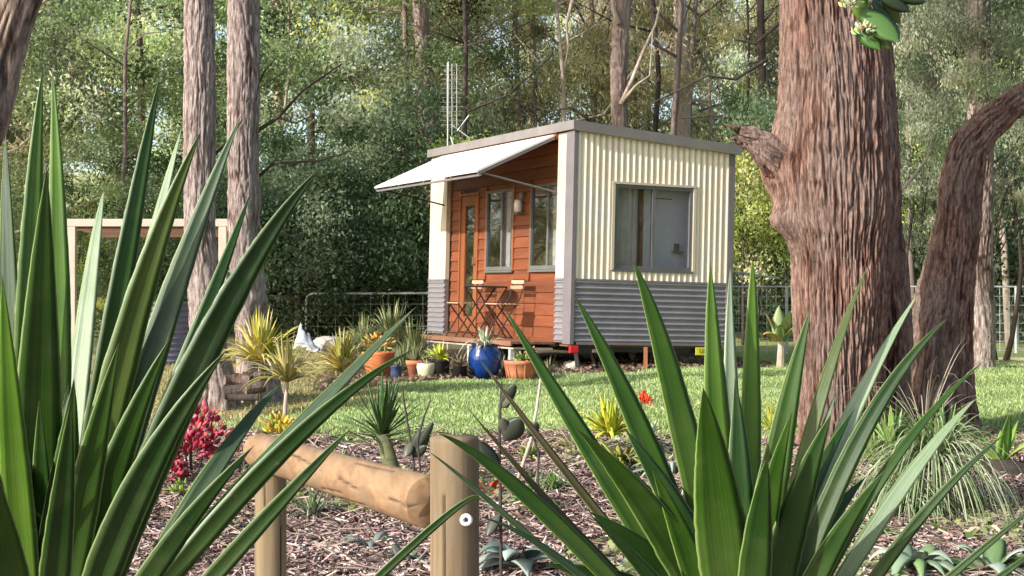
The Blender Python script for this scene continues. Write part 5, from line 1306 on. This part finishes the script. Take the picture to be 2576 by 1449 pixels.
# foreground pine posts with rail
near = empty('fence_post', (P(1144, 1100, 4.1).x, 4.1, 0), 'near round pine fence post with a white insulator on it', 'post')
ht = P(1144, 1098, 4.1).z
def round_post(root, h, r_, seed):
    nth, ns = 96, 160
    th = np.linspace(0, 2*math.pi, nth, endpoint=False); t = np.linspace(-.3, h, ns)
    g = np.random.default_rng(seed)
    crack = np.zeros((ns, nth))
    for k in range(9):
        c0 = g.uniform(0, 2*math.pi); w_ = g.uniform(.02, .05); z0, z1 = sorted(g.uniform(-.2, h, 2)); z1 = max(z1, z0+.25)
        cc = c0+.08*np.sin(t*3+k)[:, None]
        dd = np.abs((th[None, :]-cc+math.pi) % (2*math.pi)-math.pi)
        crack += np.exp(-(dd/w_)**2)*((t > z0) & (t < z1))[:, None]
    rr = r_*(1+.012*np.sin(th*2+1)[None, :]+.01*np.sin(t*5)[:, None])-.007*np.minimum(crack, 1)
    rr[-1] = r_*.94; 
    V = np.stack([rr*np.cos(th), rr*np.sin(th), np.repeat(t[:, None], nth, 1)], -1).reshape(-1, 3)
    V = np.concatenate([V, [[0, 0, h+.002]]])
    idx = np.arange(ns*nth).reshape(ns, nth); nx2 = np.roll(idx, -1, 1)
    F = np.stack([idx[:-1].ravel(), nx2[:-1].ravel(), nx2[1:].ravel(), idx[1:].ravel()], 1)
    F2 = np.stack([idx[-1], nx2[-1], np.full(nth, ns*nth)], 1)
    ca = np.concatenate([np.minimum(crack, 1).ravel(), [0]]); return mesh('post_body', V, [F, F2], M_pine, root, smooth=True, attrs={'crack': np.stack([ca]*3, 1)})
round_post(near, ht, .062, 5)
ins = MB()
for k in range(1): pass
tor = []; seg, sg2 = 22, 10; V = []; F = []
for i in range(seg):
    a = 2*math.pi*i/seg
    for j in range(sg2):
        b_ = 2*math.pi*j/sg2; rr = .0105+.0058*math.cos(b_)
        V.append((rr*math.cos(a), .0045*1.6*math.sin(b_), rr*math.sin(a)))
for i in range(seg):
    for j in range(sg2): F.append((i*sg2+j, i*sg2+(j+1) % sg2, ((i+1) % seg)*sg2+(j+1) % sg2, ((i+1) % seg)*sg2+j))
io = MB().add(V, F).build('insulator', M_porc, near, smooth=True)
pi_ = P(1173, 1308, 4.033); io.location = pi_-near.location
MB().tube([(0, -.004, 0), (0, .035, 0)], .0035, 8).build('nail', M_black, io)
MB().lathe([(.0, -.002), (.006, -.001), (.009, .001), (0, .002)], (0, 0, 0), 10).build('rust_knot', simple('rust', (.4, .16, .05), (.28, .1, .03)), near)
near.children[-1].location = P(1112, 1412, 4.052)-near.location; near.children[-1].rotation_euler = (math.pi/2, 0, -.3); near.children[-1].scale = (1, 1.5, 1)
farp = empty('fence_post', (P(681, 1170, 6.2).x, 6.2, 0), 'farther round pine fence post holding the left end of the rail', 'post')
round_post(farp, P(681, 1172, 6.2).z, .06, 9)
# rail
p0 = P(655, 1135, 6.25); p1 = P(1086, 1266, 4.16)
dirr = (p1-p0).normalized(); 
nth, ns = 72, 150
L_ = (p1-p0).length; t = np.linspace(0, L_, ns); th = np.linspace(0, 2*math.pi, nth, endpoint=False)
sd_ = np.array(dirr.cross(Vector((0, 0, 1))).normalized()); up_ = np.cross(sd_, np.array(dirr))
g = np.random.default_rng(3); crack = np.zeros((ns, nth))
for k in range(16):
    c0 = g.uniform(0, 2*math.pi); z0 = g.uniform(0, L_*.95); ln = g.uniform(.08, .5); sk = g.uniform(-1.2, 1.2)
    cc = c0+sk*(t-z0)[:, None]
    dd = np.abs((th[None, :]-cc+math.pi) % (2*math.pi)-math.pi)
    crack += np.exp(-(dd/.045)**2)*((t > z0) & (t < z0+ln))[:, None]
rr = .068*(1+.02*np.sin(th*2)[None, :]+.015*np.sin(t*4)[:, None])-.008*np.minimum(crack, 1)
ctr = np.array(p0)[None, :]+np.array(dirr)[None, :]*t[:, None]
V = ctr[:, None, :]+rr[:, :, None]*(sd_[None, None, :]*np.cos(th)[None, :, None]+up_[None, None, :]*np.sin(th)[None, :, None])
V = np.concatenate([V.reshape(-1, 3), [list(p0-dirr*.004), list(p1-dirr*.03)]])
idx = np.arange(ns*nth).reshape(ns, nth); nx2 = np.roll(idx, -1, 1)
F = np.stack([idx[:-1].ravel(), nx2[:-1].ravel(), nx2[1:].ravel(), idx[1:].ravel()], 1)
F2 = np.concatenate([np.stack([nx2[0], idx[0], np.full(nth, ns*nth)], 1), np.stack([idx[-1], nx2[-1], np.full(nth, ns*nth+1)], 1)])
M_rail = woodmat('rail_pine', (.37, .235, .12), (.19, .1, .045), (1, .08, 1), .8, 22)
ca = np.concatenate([np.minimum(crack, 1).ravel(), [0, 0]])
tag(mesh('fence_rail', V, [F, F2], M_rail, smooth=True, attrs={'crack': np.stack([ca]*3, 1)}), 'thick round pine rail running down from the far post to the near post', 'rail')
# little grey stake and wire
tag(MB().box(-.012, .012, -.008, .008, -.03, .2).build('garden_stake', M_galv, bevel=.002), 'small grey metal stake in the mulch right of the left yucca', 'stake').location = G(302, 1412)
# back timber posts, rail, pipe gate
def backpost(xd, ytop, dp, r_, label):
    b = gpt(xd, dp, .1); return tag(MB().tube([b, P(xd, ytop, dp)], r_, 10).build('fence_post', M_pine, smooth=True), label, 'post')
backpost(748, 742, 29.5, .055, 'distant timber post left of the pipe gate')
backpost(661, 742, 29.5, .05, 'distant timber post behind the right grey trunk')
tag(MB().tube([P(655, 748, 29.4), P(745, 750, 29.4)], .045, 10).build('fence_rail', M_pine, smooth=True), 'short distant rail joining the two timber posts', 'rail')
gate = empty('pipe_gate', gpt(780, 29.3), 'silver pipe gate with wire infill left of the cabin', 'gate')
gi = gate.location.copy()
fr = [P(770, 880, 29.3), P(770, 755, 29.3), P(774, 744, 29.3), P(785, 739, 29.3), P(1090, 737, 29.3), P(1095, 745, 29.3), P(1096, 880, 29.3)]
MB().tube([q-gi for q in fr], .022, 8).tube([P(770, 872, 29.3)-gi, P(1096, 872, 29.3)-gi], .018, 8).build('gate_frame', M_galv, gate, smooth=True)
m = MB()
for k in range(4): m.tube([P(770, 765+k*28, 29.3)-gi, P(1096, 765+k*28, 29.3)-gi], .0025, 4)
for k in range(7): m.tube([P(800+k*44, 740, 29.3)-gi, P(800+k*44, 870, 29.3)-gi], .0025, 4)
m.build('wire_mesh', M_galv, gate)
# right wire mesh fence
wf = empty('wire_fence', gpt(2000, 26), 'tall wire mesh fence behind the trunks at the right', 'fence')
wi = wf.location.copy(); x0, x1 = atx(1835, 26)-wi.x, atx(2700, 26)-wi.x
for k in range(7):
    xx = x0+(x1-x0)*k/6; MB().tube([(xx, 0, -.1), (xx, 0, 1.2)], .025, 8).build('post', M_galv, wf)
m = MB()
for k in range(9): m.tube([(x0, 0, .02+k*.145), (x1, 0, .02+k*.145)], .0045, 4, cap=False)
for k in range(int((x1-x0)/.15)): m.tube([(x0+k*.15, 0, .02), (x0+k*.15, 0, 1.18)], .0045, 4, cap=False)
m.build('wire_mesh', M_galv, wf)
MB().tube([(x0, 0, 1.19), (x1, 0, 1.19)], .014, 6).build('top_rail', M_galv, wf)
tag(MB().tube([P(1842, 683, 25), P(1960, 700, 25.6)], .018, 6).build('pipe_rail', M_galv), 'short silver pipe rail sticking out right of the cabin', 'rail')
tag(MB().beam(P(2440, 906, 23), P(2700, 912, 23), .1, .1).build('garden_edging', simple('grey_sleeper', (.5, .4, .33), (.36, .28, .23), 6, .9, (1, .2, 1), .3)), 'weathered timber sleeper edging the lawn at the right edge', 'edging')
# low dark shed beyond the fence
sh = empty('shed', gpt(1905, 33), 'low dark roofed shed beyond the wire fence right of the cabin', 'shed')
MB().box(-.7, .8, -.5, .5, 0, .75).build('wall', M_black, sh); MB().box(-.8, .9, -.6, .6, .75, .83).build('roof', simple('maroon_roof', (.16, .07, .07), (.1, .05, .05)), sh)

# white pergola at left
d = 20.0
pg = empty('pergola', gpt(180, d), 'white painted pergola frame with brown slatted roof at the left', 'pergola'); gi = pg.location.copy()
xa, xb = atx(165, d), atx(574, d)
zt = P(200, 551, d).z; zb = P(200, 570, d).z
MB().box(xa-gi.x, xb-gi.x, -.05, .05, zb-gi.z, zt-gi.z).build('beam', M_white, pg, bevel=.005)
for xd in (181, 561):
    xx = atx(xd, d)-gi.x; MB().box(xx-.05, xx+.05, -.045, .045, -.1, zb-gi.z).build('post', M_white, pg, bevel=.005)
for k in range(11):
    MB().box(xa-gi.x+.05, xb-gi.x-.05, .1+k*.16, .2+k*.16, zb-gi.z-.02-k*.004, zb-gi.z+.015-k*.004).build('slat', M_deck, pg)
# corrugated tank
tk = empty('water_tank', gpt(400, 21.5), 'slate blue corrugated water tank behind the left grey trunk', 'tank')
V = []; F = []; nr, ns = 40, 120
for i in range(ns+1):
    z_ = .95*i/ns; r_ = .5+.012*math.sin(z_*2*math.pi/.075)
    for k in range(nr): a = 2*math.pi*k/nr; V.append((r_*math.cos(a), r_*math.sin(a), z_))
for i in range(ns):
    for k in range(nr): F.append((i*nr+k, i*nr+(k+1) % nr, (i+1)*nr+(k+1) % nr, (i+1)*nr+k))
F.append(tuple(range(ns*nr, ns*nr+nr)))
MB().add(V, F).build('tank_body', simple('slate_blue_steel', (.2, .2, .27), (.15, .15, .21), 4, .4), tk, smooth=True)

# overhanging leaves, top right
ov = empty('overhanging_branch', P(2230, -120, 4.2), 'drooping branch tip with broad green leaves and pale flowers at the top right', 'branch'); oi_ = ov.location.copy()
d = 4.2
MB().tube([(.05, 0, .3), (0, 0, 0), P(2200, -20, d)-oi_, P(2175, 40, d)-oi_, P(2168, 95, d)-oi_], [.01, .009, .007, .005, .003], 7).build('twig', M_greenstem, ov)
for i, (x, y, x2, y2, wd, c_) in enumerate([(2165, 20, 2262, 105, 80, (.1, .2, .05)), (2150, 60, 2215, 125, 50, (.07, .17, .03)), (2155, 75, 2240, 122, 42, (.22, .36, .05)), (2200, -20, 2290, 30, 40, (.03, .05, .02)),
                                          (2210, -30, 2330, 5, 50, (.04, .07, .02)), (2150, -30, 2180, 60, 50, (.2, .34, .06)), (2190, 0, 2250, 70, 46, (.07, .14, .06)), (2215, -20, 2265, 60, 40, (.1, .18, .05))]):
    a = P(x, y, d)-oi_; e = P(x2, y2, d+.02*i-.05)-oi_
    V, F, lu, tn = oval(a, e-a, (.25*(-1)**i, -1, .25), (e-a).length, wd/4065*d, c_, .18)
    mesh('leaf', V, F, M_plant, ov, smooth=True, attrs={'tint': tn, 'luv': lu})
g = random.Random(9)
for (x, y, n_, r_) in ((2135, 22, 34, .022), (2172, 88, 40, .024), (2150, 5, 20, .018)):
    V, F, T_ = leafy(P(x, y, d-.03)-oi_, n_, r_, .016, .011, [(.62, .6, .38), (.55, .58, .25), (.7, .66, .5)], g.randint(0, 999), up=1, flat=(1, 1, 1))
    mesh('flower_cluster', V, F, M_plant, ov, attrs={'tint': T_}, smooth=True)
